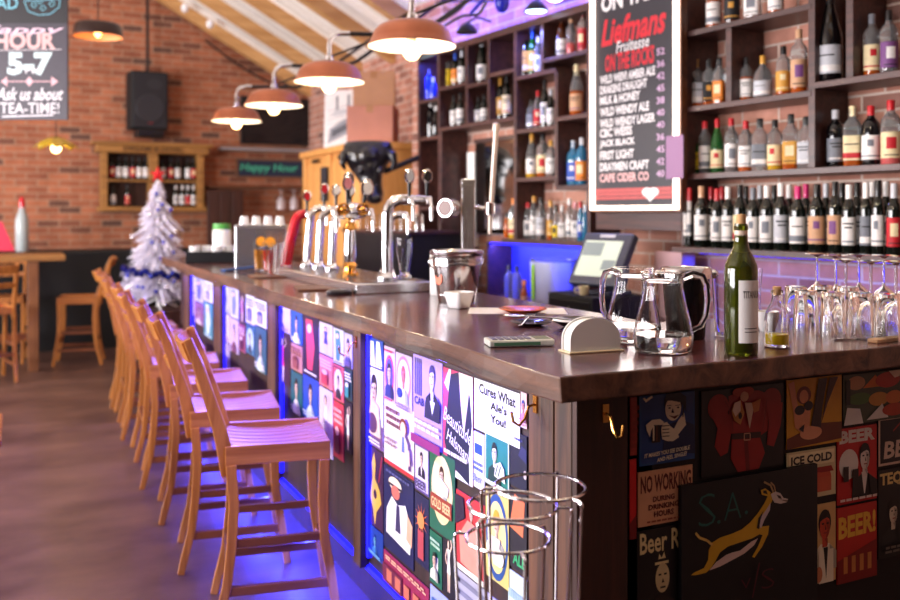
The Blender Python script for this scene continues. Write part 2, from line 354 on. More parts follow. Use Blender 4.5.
# ================================================================= POSTER KIT
_pm={}
def pm(c):
    c=tuple(c)
    if c not in _pm: _pm[c]=mat('ink_%d_%d_%d'%c,c,.42,var=.12,vscale=25)
    return _pm[c]
def textmesh(s,bold=0.0,shear=0.0,space=1.0):
    cu=bpy.data.curves.new('t','FONT'); cu.body=s; cu.offset=bold; cu.shear=shear; cu.space_character=space; cu.resolution_u=2
    ob=bpy.data.objects.new('t',cu); C.objects.link(ob); bpy.context.view_layer.update()
    me=ob.to_mesh(); vs=[v.co.copy() for v in me.vertices]; fs=[list(p.vertices) for p in me.polygons]
    ob.to_mesh_clear(); bpy.data.objects.remove(ob); bpy.data.curves.remove(cu)
    return vs,fs
class Art:
    """flat printed sheet: local x right, z up, facing -y; drawing units 0..1"""
    def __init__(s,w,h,bg,t=.003,border=None):
        s.w,s.h,s.mb,s.cols,s.L=w,h,MB(),[],0; s.t=t
        s.mb.box(0,w,-t,0,0,h,s.c(bg)); s.L=1
        if border: s.rect(0,0,1,1,border); b=.035*max(w,h); s.rect(b/w,b/h,1-b/w,1-b/h,bg)
    def c(s,col):
        col=tuple(col)
        if col not in s.cols: s.cols.append(col)
        return s.cols.index(col)
    def y(s): s.L+=1; return -s.t-.00025*s.L
    def poly(s,pts,col):
        y=s.y(); P=[(min(1,max(0,a))*s.w,y,min(1,max(0,b))*s.h) for a,b in pts]; s.mb.add(P,[list(range(len(P)))],s.c(col)); return s
    def rect(s,a,b,c,d,col): return s.poly([(a,b),(c,b),(c,d),(a,d)],col)
    def ell(s,cx,cy,rx,ry,col,n=24): return s.poly([(cx+rx*math.cos(2*PI*k/n),cy+ry*math.sin(2*PI*k/n)) for k in range(n)],col)
    def line(s,pts,wd,col):
        for (a,b),(c,d) in zip(pts,pts[1:]):
            dx,dz=(c-a)*s.w,(d-b)*s.h; l=math.hypot(dx,dz) or 1; nx,nz=-dz/l*wd/2,dx/l*wd/2
            s.poly([(a-nx/s.w,b-nz/s.h),(c-nx/s.w,d-nz/s.h),(c+nx/s.w,d+nz/s.h),(a+nx/s.w,b+nz/s.h)],col)
        return s
    def text(s,str_,x0,z0,x1,z1,col,bold=.02,shear=0,rise=0,fit=True):
        vs,fs=textmesh(str_,bold,shear)
        if not vs: return s
        a=min(v.x for v in vs); b=max(v.x for v in vs); c=min(v.y for v in vs); d=max(v.y for v in vs)
        y=s.y(); P=[]
        for v in vs:
            fx=(v.x-a)/(b-a); fz=(v.y-c)/(d-c)
            P.append(((x0+(x1-x0)*fx)*s.w,y,(z0+(z1-z0)*fz+rise*fx)*s.h))
        s.mb.add(P,fs,s.c(col)); return s
    def script(s,x0,z0,x1,z1,col,seed=1,n=2):
        """rows of lettering too small to read: short dashes"""
        r=random.Random(seed)
        for k in range(n):
            zz=z0+(z1-z0)*(k+.5)/n; hh=(z1-z0)/n*.27; x=x0
            while x<x1-.01:
                l=min(x1-x,r.uniform(.05,.16)*(x1-x0)+.01); s.rect(x,zz-hh,x+l,zz+hh,col); x+=l+.03*(x1-x0)
        return s
    def bust(s,cx,cz,k,skin=(226,184,150),hair=(40,26,20),coat=(30,30,46),shirt=None,shade=None,ar=None):
        """head and shoulders, k = head half-height in poster heights"""
        a=(s.h/s.w)*.74 if ar is None else ar
        s.poly([(cx-2.1*k*a,cz-3.3*k),(cx-1.9*k*a,cz-2.0*k),(cx-.6*k*a,cz-1.35*k),(cx+.6*k*a,cz-1.35*k),(cx+1.9*k*a,cz-2.0*k),(cx+2.1*k*a,cz-3.3*k)],coat)
        if shirt: s.poly([(cx-.5*k*a,cz-1.2*k),(cx+.5*k*a,cz-1.2*k),(cx+.05*k*a,cz-3.0*k),(cx-.1*k*a,cz-3.0*k)],shirt)
        s.rect(cx-.35*k*a,cz-1.6*k,cx+.35*k*a,cz-.5*k,skin)
        s.ell(cx,cz+.22*k,.88*k*a,1.0*k,hair); s.ell(cx,cz-.08*k,.72*k*a,.95*k,skin)
        s.poly([(cx-.8*k*a,cz+.3*k),(cx-.5*k*a,cz+1.05*k),(cx+.5*k*a,cz+1.1*k),(cx+.82*k*a,cz+.35*k),(cx+.3*k*a,cz+.6*k),(cx-.3*k*a,cz+.5*k)],hair)
        dk=shade or hair
        sh_=tuple(int(q*.78) for q in skin); s.poly([(cx+.05*k*a,cz+.5*k),(cx+.68*k*a,cz+.3*k),(cx+.66*k*a,cz-.35*k),(cx+.3*k*a,cz-.92*k),(cx+.12*k*a,cz-.9*k),(cx+.34*k*a,cz-.3*k)],sh_); s.poly([(cx-.1*k*a,cz-.95*k),(cx+.35*k*a,cz-.95*k),(cx+.35*k*a,cz-1.5*k)],sh_); s.poly([(cx+.6*k*a,cz-1.4*k),(cx+1.9*k*a,cz-2.0*k),(cx+2.1*k*a,cz-3.3*k),(cx+.9*k*a,cz-3.3*k)],tuple(int(q*.7) for q in coat))
        for q in (-.32,.32): s.rect(cx+(q-.16)*k*a,cz+.12*k,cx+(q+.16)*k*a,cz+.24*k,dk)
        s.poly([(cx,cz+.1*k),(cx+.14*k*a,cz-.28*k),(cx-.06*k*a,cz-.28*k)],dk); s.rect(cx-.26*k*a,cz-.56*k,cx+.26*k*a,cz-.47*k,(150,50,40)); return s
    def figure(s,cx,z0,z1,skin=(230,180,150),dress=(200,40,40),hair=(50,28,20),wd=.16,lean=0):
        h=z1-z0; X=lambda q,f:(cx+q*wd+lean*f)
        s.poly([(X(-.5,0),z0),(X(-.1,0),z0),(X(0,.4),z0+.42*h),(X(.15,0),z0),(X(.5,0),z0),(X(.7,.5),z0+.48*h),(X(-.7,.5),z0+.48*h)],skin)
        s.poly([(X(-.85,.3),z0+.34*h),(X(.85,.3),z0+.34*h),(X(.45,.6),z0+.62*h),(X(.75,.8),z0+.8*h),(X(-.75,.8),z0+.8*h),(X(-.45,.6),z0+.62*h)],dress)
        s.line([(X(-.8,.78),z0+.78*h),(X(-1.5,.6),z0+.62*h),(X(-.9,.5),z0+.5*h)],.012*s.h+.004,skin); s.line([(X(.8,.78),z0+.78*h),(X(1.5,.85),z0+.9*h),(X(1.0,1),z0+1.0*h)],.012*s.h+.004,skin)
        s.ell(X(0,.9),z0+.9*h,wd*.55,.09*h,hair); s.ell(X(.03,.9),z0+.885*h,wd*.38,.075*h,skin); return s
    def build(s,name,label,cat,group,loc,rz):
        o=s.mb.build(name,[pm(c) for c in s.cols],None,loc=loc,rz=rz); return tag(o,label,cat,group)
_off=[0]
def slot(plane,u0,u1,vt,vb,gap=.0012):
    """frame (origin, width, height) of a sheet on the bar's front (F) or end (E) seen between those pixels"""
    _off[0]=(_off[0]+1)%5; e=.0006+.0035*(_off[0]/5)
    if plane=='F':
        a=onX(u0,vt,XP-e); b=onX(u0,vb,XP-e); c=onX(u1,vt,XP-e)
        zt=min(a.z,ZS-.002); zb=max(b.z,ZB-.005); return Vector((XP-e,a.y-gap,zb+gap)),a.y-c.y-2*gap,zt-zb-2*gap,-PI/2
    a=onY(u0,vt,YP-e); b=onY(u0,vb,YP-e); c=onY(u1,vt,YP-e); zt=min(a.z,ZS-.002)
    return Vector((a.x+gap,YP-e,b.z+gap)),c.x-a.x-2*gap,zt-b.z-2*gap,0
def poster(plane,u0,u1,vt,vb,bg,label,draw,group,name='poster',border=None,push=0):
    o,w,h,rz=slot(plane,u0,u1,vt,vb)
    if w<.015 or h<.015: return
    A=Art(w,h,bg,border=border); A.px=lambda u,v:((onY(u,v,YP).x-o0.x)/w,(onY(u,v,YP).z-o0.z)/h); o0=o.copy(); draw(A)
    if push: o=o+Vector((-push,0,0) if plane=='F' else (0,-push,0))
    return A.build(name,label,'poster',group,o,rz)
# ================================================================= POSTERS: near front bay
GF='posters on the nearest front bay'
SK=(232,196,176); NV=(26,28,62); CR=(246,240,226)
def d(A):
    A.poly([(.1,0),(.5,0),(.42,.9),(.2,.9)],CR); A.poly([(.55,.1),(.95,.1),(.8,.95),(.6,.95)],CR); A.script(.05,0,.95,.1,CR,2,1)
poster('F',368,384,336,364,(30,70,160),'small blue poster with white shapes, top left of the nearest front bay',d,GF)
def d(A):
    A.rect(0,.0,1,.3,(120,80,130)); A.bust(.45,.72,.17,SK,(40,24,20),(235,225,235)); A.poly([(.1,.15),(.9,.15),(.8,.55),(.3,.62)],SK); A.ell(.4,.3,.3,.13,(90,50,90)); A.script(.1,.03,.9,.12,(240,230,240),3,2)
poster('F',368,384,365,442,(238,232,232),'white pin-up poster of a dark-haired woman beside the brown post',d,GF)
def d(A):
    A.ell(.5,.5,.42,.36,(220,60,90)); A.ell(.5,.5,.34,.30,(90,80,160)); A.bust(.5,.55,.14,SK,(40,30,50),(40,50,120)); A.script(.1,.9,.9,.97,(180,40,80),1,1); A.script(.1,.04,.9,.1,(180,40,80),1,1)
poster('F',385,396,345,400,(226,190,214),'narrow pink poster with a red oval frame round a small face',d,GF)
def d(A):
    A.ell(.5,.55,.44,.42,(206,120,140)); A.ell(.5,.55,.37,.36,(226,206,206)); A.bust(.5,.62,.15,(222,120,110),(180,80,80),(230,230,240)); A.ell(.3,.3,.15,.09,(40,60,140)); A.script(.1,.02,.9,.12,(130,110,140),4,2)
poster('F',396.5,413,351,407,(200,180,196),'pale oval portrait poster of a red-faced man beside the lavender one',d,GF)
def d(A):
    for k in range(4): A.rect(.06+.07*k,.55,.10+.07*k,.97,(30,34,90))
    A.text('CAB',.06,.44,.4,.53,(40,40,110),.03); A.bust(.68,.8,.12,(230,220,240),(60,50,110),(24,22,60),(240,236,250)); A.rect(.60,.38,.80,.55,(240,236,250)); A.poly([(.45,.34),(.95,.34),(.98,.55),(.85,.62),(.72,.4),(.6,.62),(.48,.52)],(26,24,66))
    A.script(.05,.16,.95,.30,(236,226,250),5,2); A.rect(0,0,1,.1,(140,40,110))
poster('F',414,443.5,353,440,(178,150,226),'lavender poster of a man in a tuxedo with CAB lettering',d,GF)
def d(A):
    A.rect(0,0,1,.06,(200,50,60)); A.script(.08,.6,.55,.92,(120,70,80),6,3); A.script(.08,.3,.5,.45,(150,120,120),7,2)
    A.ell(.74,.72,.12,.13,(120,50,40)); A.ell(.74,.69,.09,.11,SK); A.poly([(.58,.1),(.92,.1),(.9,.5),(.8,.6),(.68,.6),(.56,.48)],(226,206,206)); A.poly([(.7,.35),(.8,.35),(.78,.58),(.72,.58)],(90,110,170)); A.poly([(.88,.2),(.97,.2),(.95,.42),(.88,.45)],SK)
poster('F',385,415,397,461,(242,226,224),'off-white poster with brown lettering and a woman, red line along its foot',d,GF)
def d(A):
    A.poly([(.42,0),(1,0),(1,1),(.85,1),(.6,.55),(.5,.2)],(238,234,238)); A.poly([(.05,.3),(.25,.95),(.55,1),(.78,1),(.92,.8),(.98,.55),(.88,.3),(.9,.0),(.6,.05),(.2,.1)],(22,24,62)); A.poly([(.55,1),(.95,1),(.85,.75),(.72,.42),(.62,.7)],(238,212,206)); A.poly([(.6,1),(.72,1),(.74,.55),(.71,.44)],(244,240,244)); A.poly([(.05,.85),(.22,1),(.3,1),(.2,.78)],(236,226,236))
    A.text('Beautitude',.02,.50,.96,.64,(248,240,248),.0,.45,-.14); A.text('Halsmann',.14,.32,.96,.44,(248,240,248),.0,.45,-.14); A.script(.05,.17,.85,.24,(240,230,240),8,1)
poster('F',444,474,366,470,(206,66,110),'magenta poster of a dark-suited figure with large white script lettering',d,GF,)
def d(A):
    A.text('Cures What',.12,.74,.92,.94,(20,20,20),.03,0,-.03); A.text("Ale's",.38,.50,.74,.66,(20,20,20),.03); A.text('You!',.38,.26,.72,.42,(20,20,20),.03)
poster('F',475,521,377,428,(246,246,232),"cream poster reading Cures What Ale's You!",d,GF)
def d(A):
    A.rect(.1,.62,.8,.8,(40,80,190)); A.script(.0,.3,.9,.5,(90,110,190),9,2); A.text('Black',.05,.12,.9,.26,(80,100,170),.01,.2)
poster('F',474.5,485.5,430,486,(240,238,244),'narrow white poster strip with a small blue square, left of the teal one',d,GF)
def d(A):
    A.rect(.04,.76,.96,.95,(230,240,226)); A.text('ALCOHOL!',.08,.78,.92,.93,(20,110,104),.02); A.bust(.42,.5,.13,(236,236,220),(20,40,44),(22,60,60)); A.poly([(.45,.18),(.9,.14),(.85,.34),(.7,.42),(.5,.36)],(236,236,220)); A.line([(.5,.2),(.6,.36)],.004,(20,80,80)); A.line([(.62,.2),(.72,.36)],.004,(20,80,80)); A.script(.06,.03,.94,.1,(230,240,226),10,1)
poster('F',486,510.5,414,482,(28,128,120),'teal poster with the word ALCOHOL! and a man folding his hands',d,GF,border=(200,214,200))
def d(A): A.poly([(.5,.6),(1,.5),(1,.75),(.7,.8)],(40,44,90)); A.ell(.92,.3,.1,.08,(210,190,190)); A.script(.1,.85,.8,.93,(60,64,110),3,1)
poster('F',511,528,429,484,(22,24,50),'plain dark navy poster beside the corner post',d,GF)
def d(A): A.bust(.45,.62,.14,(230,150,140),(50,60,140),(200,130,150)); A.script(.1,.05,.9,.3,(190,120,130),3,3)
poster('F',521.5,528,391,427,(236,200,200),'thin pinkish poster strip squeezed against the corner post',d,GF)
def d(A): A.rect(.05,.05,.95,.95,(214,200,236)); A.bust(.5,.72,.12,SK,(40,24,40),(40,30,60),(230,220,230)); A.text('BEER',.12,.08,.88,.26,(60,40,90),.03)
poster('F',415.5,430,441,488,(90,70,140),'small lilac poster of a man above the word BEER',d,GF)
def d(A):
    A.ell(.5,.55,.42,.42,(240,214,168)); A.bust(.5,.72,.1,SK,(60,30,24),(240,240,244),None); A.poly([(.25,.5),(.75,.5),(.8,.62),(.5,.7),(.2,.62)],(240,240,244)); A.rect(.08,.26,.92,.46,(150,60,44)); A.text('GOLD BEER',.12,.30,.88,.42,(240,206,150),.02)
poster('F',430.5,456,446,526,(30,96,72),'green poster with a cream oval and a brown lettered band',d,GF)
def d(A):
    A.poly([(.2,.35),(.35,.62),(.3,.8),(.45,.95),(.55,.8),(.5,.62),(.8,.5),(.9,.35),(.6,.2),(.5,.02),(.4,.2)],(222,176,70)); A.ell(.52,.42,.1,.06,(60,20,40)); A.line([(.75,.6),(.95,.95)],.006,(190,50,70))
poster('F',368,384,443,520,(60,26,58),'dark poster with a yellow dancing figure low beside the brown post',d,GF)
def d(A):
    A.ell(.4,.84,.22,.08,(240,220,190)); A.rect(.18,.8,.66,.83,(40,30,50)); A.ell(.42,.75,.14,.08,(206,110,96)); A.poly([(.1,.2),(.9,.15),(.95,.45),(.75,.68),(.5,.62),(.3,.68),(.12,.5)],(238,234,240)); A.poly([(.42,.3),(.6,.3),(.56,.62),(.46,.62)],(60,50,90)); A.poly([(.78,.3),(.96,.25),(.98,.5),(.82,.6)],(230,170,140)); A.script(.1,.93,.9,.98,(90,90,140),3,1)
poster('F',384.5,414.5,463,545,(28,30,76),'navy poster of a figure in a straw hat and loose white shirt',d,GF)
def d(A):
    for k in range(12):
        a=2*PI*k/12; A.poly([(.5+.14*math.cos(a-.2),.65+.07*math.sin(a-.2)),(.5+.48*math.cos(a),.65+.24*math.sin(a)),(.5+.14*math.cos(a+.2),.65+.07*math.sin(a+.2))],(230,110,70))
    A.ell(.5,.65,.24,.12,(240,140,80)); A.rect(.3,.1,.7,.5,(180,70,80))
poster('F',415.5,430,490,560,(26,26,66),'dark poster with an orange sunburst',d,GF)
def d(A): A.bust(.55,.8,.09,SK,(90,30,24),(220,60,60)); A.poly([(.2,.1),(.9,.05),(.95,.5),(.8,.68),(.45,.7),(.15,.45)],(236,150,130)); A.poly([(.0,.55),(.35,.7),(.3,.95),(.0,.95)],(40,24,50)); A.rect(0,0,1,.07,CR)
poster('F',457,486,488,565,(206,56,62),'red poster of a woman behind the nested wire stands',d,GF)
def d(A): A.ell(.5,.5,.48,.48,(40,80,150)); A.ell(.5,.5,.4,.4,(240,220,150)); A.bust(.5,.66,.12,SK,(220,170,60),(240,236,230)); A.ell(.3,.35,.2,.1,(244,240,236)); A.ell(.65,.3,.2,.1,(244,240,236)); A.poly([(.3,.5),(.7,.5),(.6,.2),(.4,.2)],(244,230,220))
poster('F',486.5,510,485,574,(214,196,120),'blue-ringed yellow poster with a fair-haired woman',d,GF)
def d(A): A.poly([(.0,.5),(.8,.45),(.9,.9),(.3,.95)],(224,120,80)); A.text('ALE',.2,.06,.95,.22,(60,170,110),.03,.1)
poster('F',510.5,528,486,565,(34,30,40),'dark poster with an orange shape and green ALE lettering near the corner post',d,GF)
def d(A): A.rect(.3,.2,.7,.55,(230,230,230)); A.script(.1,.7,.9,.9,(180,210,190),4,2); A.bust(.5,.5,.12,SK,(30,40,30),(230,230,220))
poster('F',430.5,443,528,580,(26,100,76),'small green poster under the green oval one',d,GF)
def d(A): A.figure(.5,.08,.95,SK,(230,220,220),(60,30,24),.17)
poster('F',443.5,456.5,530,592,(24,20,30),'small black poster with a leaning pale figure',d,GF)
def d(A): A.bust(.5,.6,.16,(120,190,230),(20,40,120),(60,120,200)); A.script(.1,.05,.9,.2,(120,180,230),4,2)
poster('F',368,384,521,550,(26,60,150),'small blue-tinted poster low beside the brown post',d,GF)
def d(A):
    A.script(.05,.72,.95,.92,(236,180,150),12,2); A.rect(.0,.0,.45,.6,(110,34,60))
    for k in range(4): A.rect(.1+.2*k,.1,.22+.2*k,.5,(200,110,90))
poster('F',384.5,430,548,610,(150,40,80),'magenta poster with rows of orange lettering at floor level',d,GF)
def d(A):
    for k in range(6): A.poly([(0,.05+.16*k),(1,.05+.16*k),(1,.12+.16*k),(0,.12+.16*k)],(130,130,160))
    for k in range(6): A.rect(.04,.06+.16*k,.1,.11+.16*k,(30,30,50))
poster('F',457,508,567,640,(178,176,206),'grey-violet striped poster behind the wire stands',d,GF)
def d(A): A.script(.1,.2,.9,.8,(160,190,210),5,3)
poster('F',509,528,567,640,(206,224,232),'pale blue poster at the foot of the corner post',d,GF)
def d(A): A.script(.1,.2,.9,.8,(70,110,180),5,3)
poster('F',431,456.5,583,660,(160,170,220),'pale violet poster at floor level left of the striped one',d,GF)

# ----------------------------------------------------------------- further bays: seen small
def quick(kind,c1,c2,c3):
    def d(A):
        if kind==0: A.bust(.5,.62,.2,SK,(40,24,20),c2); A.script(.08,.05,.92,.2,c3,3,2)
        elif kind==1: A.figure(.5,.05,.92,SK,c2,(60,30,24),.18)
        elif kind==2: A.ell(.5,.5,.42,.4,c2); A.bust(.5,.56,.15,SK,(50,30,40),c3); A.script(.1,.92,.9,.98,c3,2,1)
        elif kind==3: A.script(.08,.6,.92,.92,c2,5,3); A.rect(.25,.1,.7,.5,c3); A.ell(.5,.5,.2,.08,c2)
        elif kind==4: A.poly([(.2,.95),(.6,.95),(.75,.5),(.6,.1),(.3,.1),(.25,.5)],c2); A.script(.1,.02,.9,.08,c3,2,1); A.ell(.45,.8,.14,.08,SK)
        elif kind==5:
            for k in range(4): A.rect(.08,.12+.2*k,.92,.2+.2*k,c2)
            A.ell(.6,.5,.2,.3,c3)
    return d
W_=(240,234,240)
far=[ # bay 3
 (275.5,291,303,328,(206,190,228),'lavender poster with a face, top left of the second bay from the corner',0,(120,80,130),(150,110,170)),
 (275.5,291,329,378,(60,24,40),'dark poster with a red standing figure, second bay from the corner',1,(214,50,60),W_),
 (291.5,303,309,341,(28,84,180),'small blue poster with a white figure, second bay from the corner',0,W_,W_),
 (291.5,303,342,368,(190,130,130),'brownish pink lettered poster, second bay from the corner',3,(120,50,50),(150,80,80)),
 (291.5,303,369,410,(24,90,100),'teal green poster low in the second bay from the corner',0,W_,W_),
 (303.5,319.5,314,372,(40,22,60),'dark poster of a rose-red seated figure, second bay from the corner',4,(226,70,100),W_),
 (303.5,319.5,373,415,(28,70,170),'blue poster below the rose-red figure, second bay from the corner',0,(200,210,240),(200,210,240)),
 (320,333.5,321,352,(214,200,228),'pale lilac poster with small figures, second bay from the corner',1,(70,60,120),W_),
 (320,333.5,353,384,(226,130,140),'pink poster with small rounded shapes, second bay from the corner',3,(240,200,200),(206,70,90)),
 (320,333.5,385,450,(222,204,222),'white poster of a standing man, second bay from the corner',1,(230,220,230),W_),
 (334,344.5,327,362,(206,206,226),'pale grey poster with a green motif, second bay from the corner',4,(70,130,130),(110,80,130)),
 (334,344.5,363,398,(220,90,110),'red poster with an oval portrait, second bay from the corner',2,(240,230,236),(40,40,60)),
 (334,344.5,399,455,(206,60,80),'crimson poster low in the second bay from the corner',3,(240,180,180),(120,30,60)),
 (345,353,332,366,(190,180,214),'pale lilac poster strip beside the middle post',0,(80,70,120),(120,100,150)),
 (345,353,367,398,(26,60,70),'dark teal poster with white lettering beside the middle post',3,W_,(60,150,150)),
 (345,353,399,450,(24,22,44),'dark poster of a white striped dress beside the middle post',1,W_,W_),
 # bay 2
 (220.5,230,283,310,(190,190,236),'pale blue poster, top left of the third bay',4,(90,80,170),(120,100,170)),
 (220.5,230,311,338,(226,206,220),'cream and pink poster in the third bay',0,(190,110,130),(160,110,140)),
 (230.5,239,287,316,(196,196,240),'pale violet poster with a tall bottle shape, third bay',4,(110,120,190),W_),
 (230.5,239,317,350,(200,180,206),'mauve poster with a couple, third bay',0,(120,60,90),(120,70,120)),
 (239.5,246,291,322,(60,40,70),'dark narrow poster in the third bay',1,(206,130,150),W_),
 (239.5,246,323,350,(150,70,110),'magenta narrow poster in the third bay',3,(230,200,220),(90,40,80)),
 (246.5,255,294,322,(226,222,244),'white lettered poster in the third bay',3,(90,90,150),(130,120,170)),
 (246.5,255,323,352,(50,110,140),'teal poster below the white lettered one, third bay',2,(190,220,230),(30,60,90)),
 (255.5,267,298,324,(230,226,246),'white poster with heavy lettering, third bay',3,(60,60,120),(150,140,190)),
 (255.5,267,325,368,(40,90,110),'teal poster low in the third bay',0,(200,220,220),W_),
 (220.5,230,339,372,(180,160,190),'greyish pink poster low in the third bay',1,(120,80,130),W_),
 # bay 1
 (188.5,195,273,290,(220,206,206),'small cream poster at the far end bay, beside its post',0,(150,80,80),(150,100,110)),
 (188.5,195,291,312,(206,180,190),'small rosy poster under the cream one, far end bay',1,(130,70,90),W_),
 (195.5,204,277,300,(190,190,240),'small pale blue poster in the far end bay',4,(90,90,180),W_),
 (195.5,204,301,322,(150,100,140),'small mauve poster in the far end bay',0,(230,210,220),W_),
 (204.5,213,280,300,(236,234,246),'small white poster in the far end bay',3,(110,110,170),(160,150,190)),
 (204.5,213,301,335,(60,140,150),'small teal poster in the far end bay',4,(210,230,230),W_),
]
for (a,b_,c,d_,bg,lab,k,c2,c3) in far:
    poster('F',a,b_,c,d_,bg,lab,quick(k,bg,c2,c3),'posters on the farther front bays')

# ----------------------------------------------------------------- the end of the bar
GE='posters on the dark end of the bar'
CRM=(236,226,196)
def d(A): A.script(.1,.1,.9,.9,(150,50,40),4,6)
poster('E',629,636.5,397,456,(170,54,46),'dull red poster strip left of the blue one',d,GE)
def d(A): A.poly([(.0,.0),(1,.0),(1,.3),(.0,.2)],(120,14,20))
poster('E',628.5,636,459,540,(206,26,30),'bright red poster strip left of NO WORKING',d,GE)
def d(A):
    K=(16,20,40); p=A.px
    A.poly([p(*q) for q in ((641,398),(644,402),(651,397),(650,395),(644,399),(643,397))],CRM)
    A.poly([p(*q) for q in ((662,440),(666,424),(680,419),(692,424),(696,440),(696,452),(660,452))],(14,34,78))
    A.poly([p(*q) for q in ((676,420),(682,412),(684,424),(676,434),(672,428))],CRM)
    A.ell(*p(671.5,402),.17,.16,K); A.ell(*p(671,408),.145,.175,CRM); A.poly([p(*q) for q in ((662,400),(664,392),(678,391),(684,396),(684,412),(680,402),(670,400))],K)
    A.rect(*p(664.5,405.5),*p(669,404.3),K); A.rect(*p(673,405),*p(678,403.8),K); A.ell(*p(667,407.3),.022,.012,K); A.ell(*p(675.5,406.6),.022,.012,K)
    A.poly([p(*q) for q in ((670,407),(668.6,412),(671.6,412))],K); A.poly([p(*q) for q in ((666,414.5),(671,415.5),(677,413.5),(672,418))],(90,30,30)); A.line([p(681,404),p(680,416)],.003,K)
    A.poly([p(*q) for q in ((649,424),(657.5,423),(657.5,441),(649,442))],(34,16,12)); A.rect(*p(650,440),*p(651.5,425),CRM); A.rect(*p(653.5,440),*p(654.3,425),(120,60,40))
    A.poly([p(*q) for q in ((644,430),(643,424),(649,419),(657,418),(661,421),(659,424),(651,424),(648,430),(647,436))],CRM)
    A.poly([p(*q) for q in ((659,438),(658,428),(660,422),(664,421),(667,425),(674,430),(676,436),(670,440),(664,440))],CRM)
    for k in range(4): A.line([p(659,425+3.4*k),p(666,424.5+3.4*k)],.002,K)
    A.text('IT MAKES YOU SEE DOUBLE',.06,.12,.88,.18,CRM,.02,.15,.04); A.text('AND FEEL SINGLE!',.28,.04,.82,.10,CRM,.02,.15,.04)
poster('E',638,694,396,467,(22,62,128),'blue poster of a man in a suit raising a mug of beer',d,GE,border=(18,72,132))
def d(A):
    A.text('NO WORKING',.04,.60,.97,.92,(90,24,20),.03); A.text('DURING',.26,.42,.66,.52,(90,24,20),.03); A.text('DRINKING',.18,.28,.74,.38,(90,24,20),.03); A.text('HOURS',.28,.14,.64,.25,(90,24,20),.03); A.script(.15,.04,.8,.1,(150,80,60),3,1)
poster('E',637,692,472,528,(214,158,120),'tan poster reading NO WORKING DURING DRINKING HOURS',d,GE)
def d(A):
    A.text('Beer Run',.06,.74,1.35,.97,(226,206,150),.02)
    A.rect(.42,.6,.75,.63,(226,206,150)); A.poly([(.5,.66),(.52,.72),(.58,.67),(.64,.73),(.68,.66)],(226,206,150)); A.ell(.6,.45,.17,.16,(206,186,140)); A.rect(.5,.48,.57,.5,(20,16,14)); A.rect(.63,.48,.7,.5,(20,16,14)); A.rect(.54,.34,.67,.36,(20,16,14)); A.poly([(.6,.45),(.64,.4),(.57,.4)],(20,16,14))
    A.poly([(.3,.0),(.36,.22),(.55,.28),(.7,.24),(.9,.2),(.95,0)],(40,30,28)); A.ell(.38,.08,.12,.09,(206,186,140))
poster('E',636,678,531,625,(20,16,18),'black poster headed Beer R with a man in a cap',d,GE)
def d(A):
    R=(150,22,22); R2=(112,14,16); p=A.px; P_=lambda L,c:A.poly([p(*q) for q in L],c)
    P_([(727,396),(738,391),(757,390),(768,394),(766,430),(758,436),(732,436),(728,430)],R)
    A.ell(*p(717,407),.125,.155,R); A.ell(*p(770,399),.12,.14,R)
    P_([(708,412),(726,412),(731,424),(726,452),(719,456),(713,446),(716,428)],R); P_([(764,400),(781,402),(779,424),(772,446),(765,444),(767,422)],R)
    P_([(730,438),(758,436),(763,452),(757,470),(746,474),(736,473),(729,458)],R); P_([(742,440),(746,440),(748,473),(744,473)],R2)
    P_([(730,433),(759,431),(759,437),(730,439)],(50,10,10)); A.line([p(742,433),p(748,432.5),p(748,439),p(742,439.5),p(742,433)],.0025,(206,150,120))
    A.ell(*p(741,391),.13,.06,(176,56,36)); A.ell(*p(742,396),.05,.06,(210,160,130)); P_([(731,404),(738,399),(742,412),(738,424),(732,420),(729,411)],(190,128,60)); P_([(732,402),(738,400),(738,410),(733,416),(730,410)],(222,200,180)); P_([(742,402),(752,402),(747,428)],(216,184,160)); A.ell(*p(737.5,415),.022,.04,(30,14,10)); P_([(749,402),(758,398),(756,410),(751,412)],(190,110,50))
    A.line([p(722,400),p(729,412),p(730,430)],.002,R2); A.line([p(764,398),p(762,414),p(759,430)],.002,R2)
poster('E',700,783,391,478,(16,12,16),'black poster of a figure in a belted red coat',d,GE)
def d(A):
    A.poly([(0,0),(1,.05),(1,.3),(.6,.32),(0,.15)],(110,50,30)); A.ell(.3,.76,.13,.13,(120,46,24)); A.ell(.3,.74,.08,.1,(224,150,110)); A.poly([(.02,.95),(.12,.98),(.2,.55),(.3,.6),(.42,.62),(.4,.3),(.3,.18),(.14,.3),(.1,.6)],(224,150,110))
    A.ell(.22,.55,.09,.07,(18,16,30)); A.ell(.38,.6,.08,.07,(18,16,30)); A.ell(.42,.2,.2,.1,(230,160,120)); A.poly([(.42,.3),(.56,.98),(.72,.98),(.62,.5),(.6,.26)],(50,28,26)); A.poly([(.6,.3),(.76,.98),(.92,.98),(.72,.6)],(70,38,32)); A.poly([(.2,.28),(.3,.34),(.28,.22)],(18,16,30))
poster('E',785.5,841,380,450,(214,154,34),'yellow pin-up poster of a woman in black stockings',d,GE)
def d(A):
    A.ell(.2,.82,.14,.14,(200,150,110)); A.poly([(.3,.7),(.5,.95),(.62,.7)],(220,120,40)); A.ell(.7,.82,.2,.16,(190,50,34)); A.ell(.25,.5,.18,.12,(70,110,50)); A.ell(.55,.45,.16,.14,(200,140,60)); A.ell(.8,.45,.14,.14,(210,120,60)); A.rect(.03,.4,.1,.9,(20,24,20)); A.poly([(.0,.0),(.3,.0),(.25,.3),(.05,.35)],(220,216,210)); A.poly([(.35,.05),(.7,.05),(.6,.35)],(220,216,210)); A.ell(.8,.2,.2,.13,(180,60,30)); A.poly([(.7,1),(1,1),(1,.9),(.8,.85)],(230,210,190))
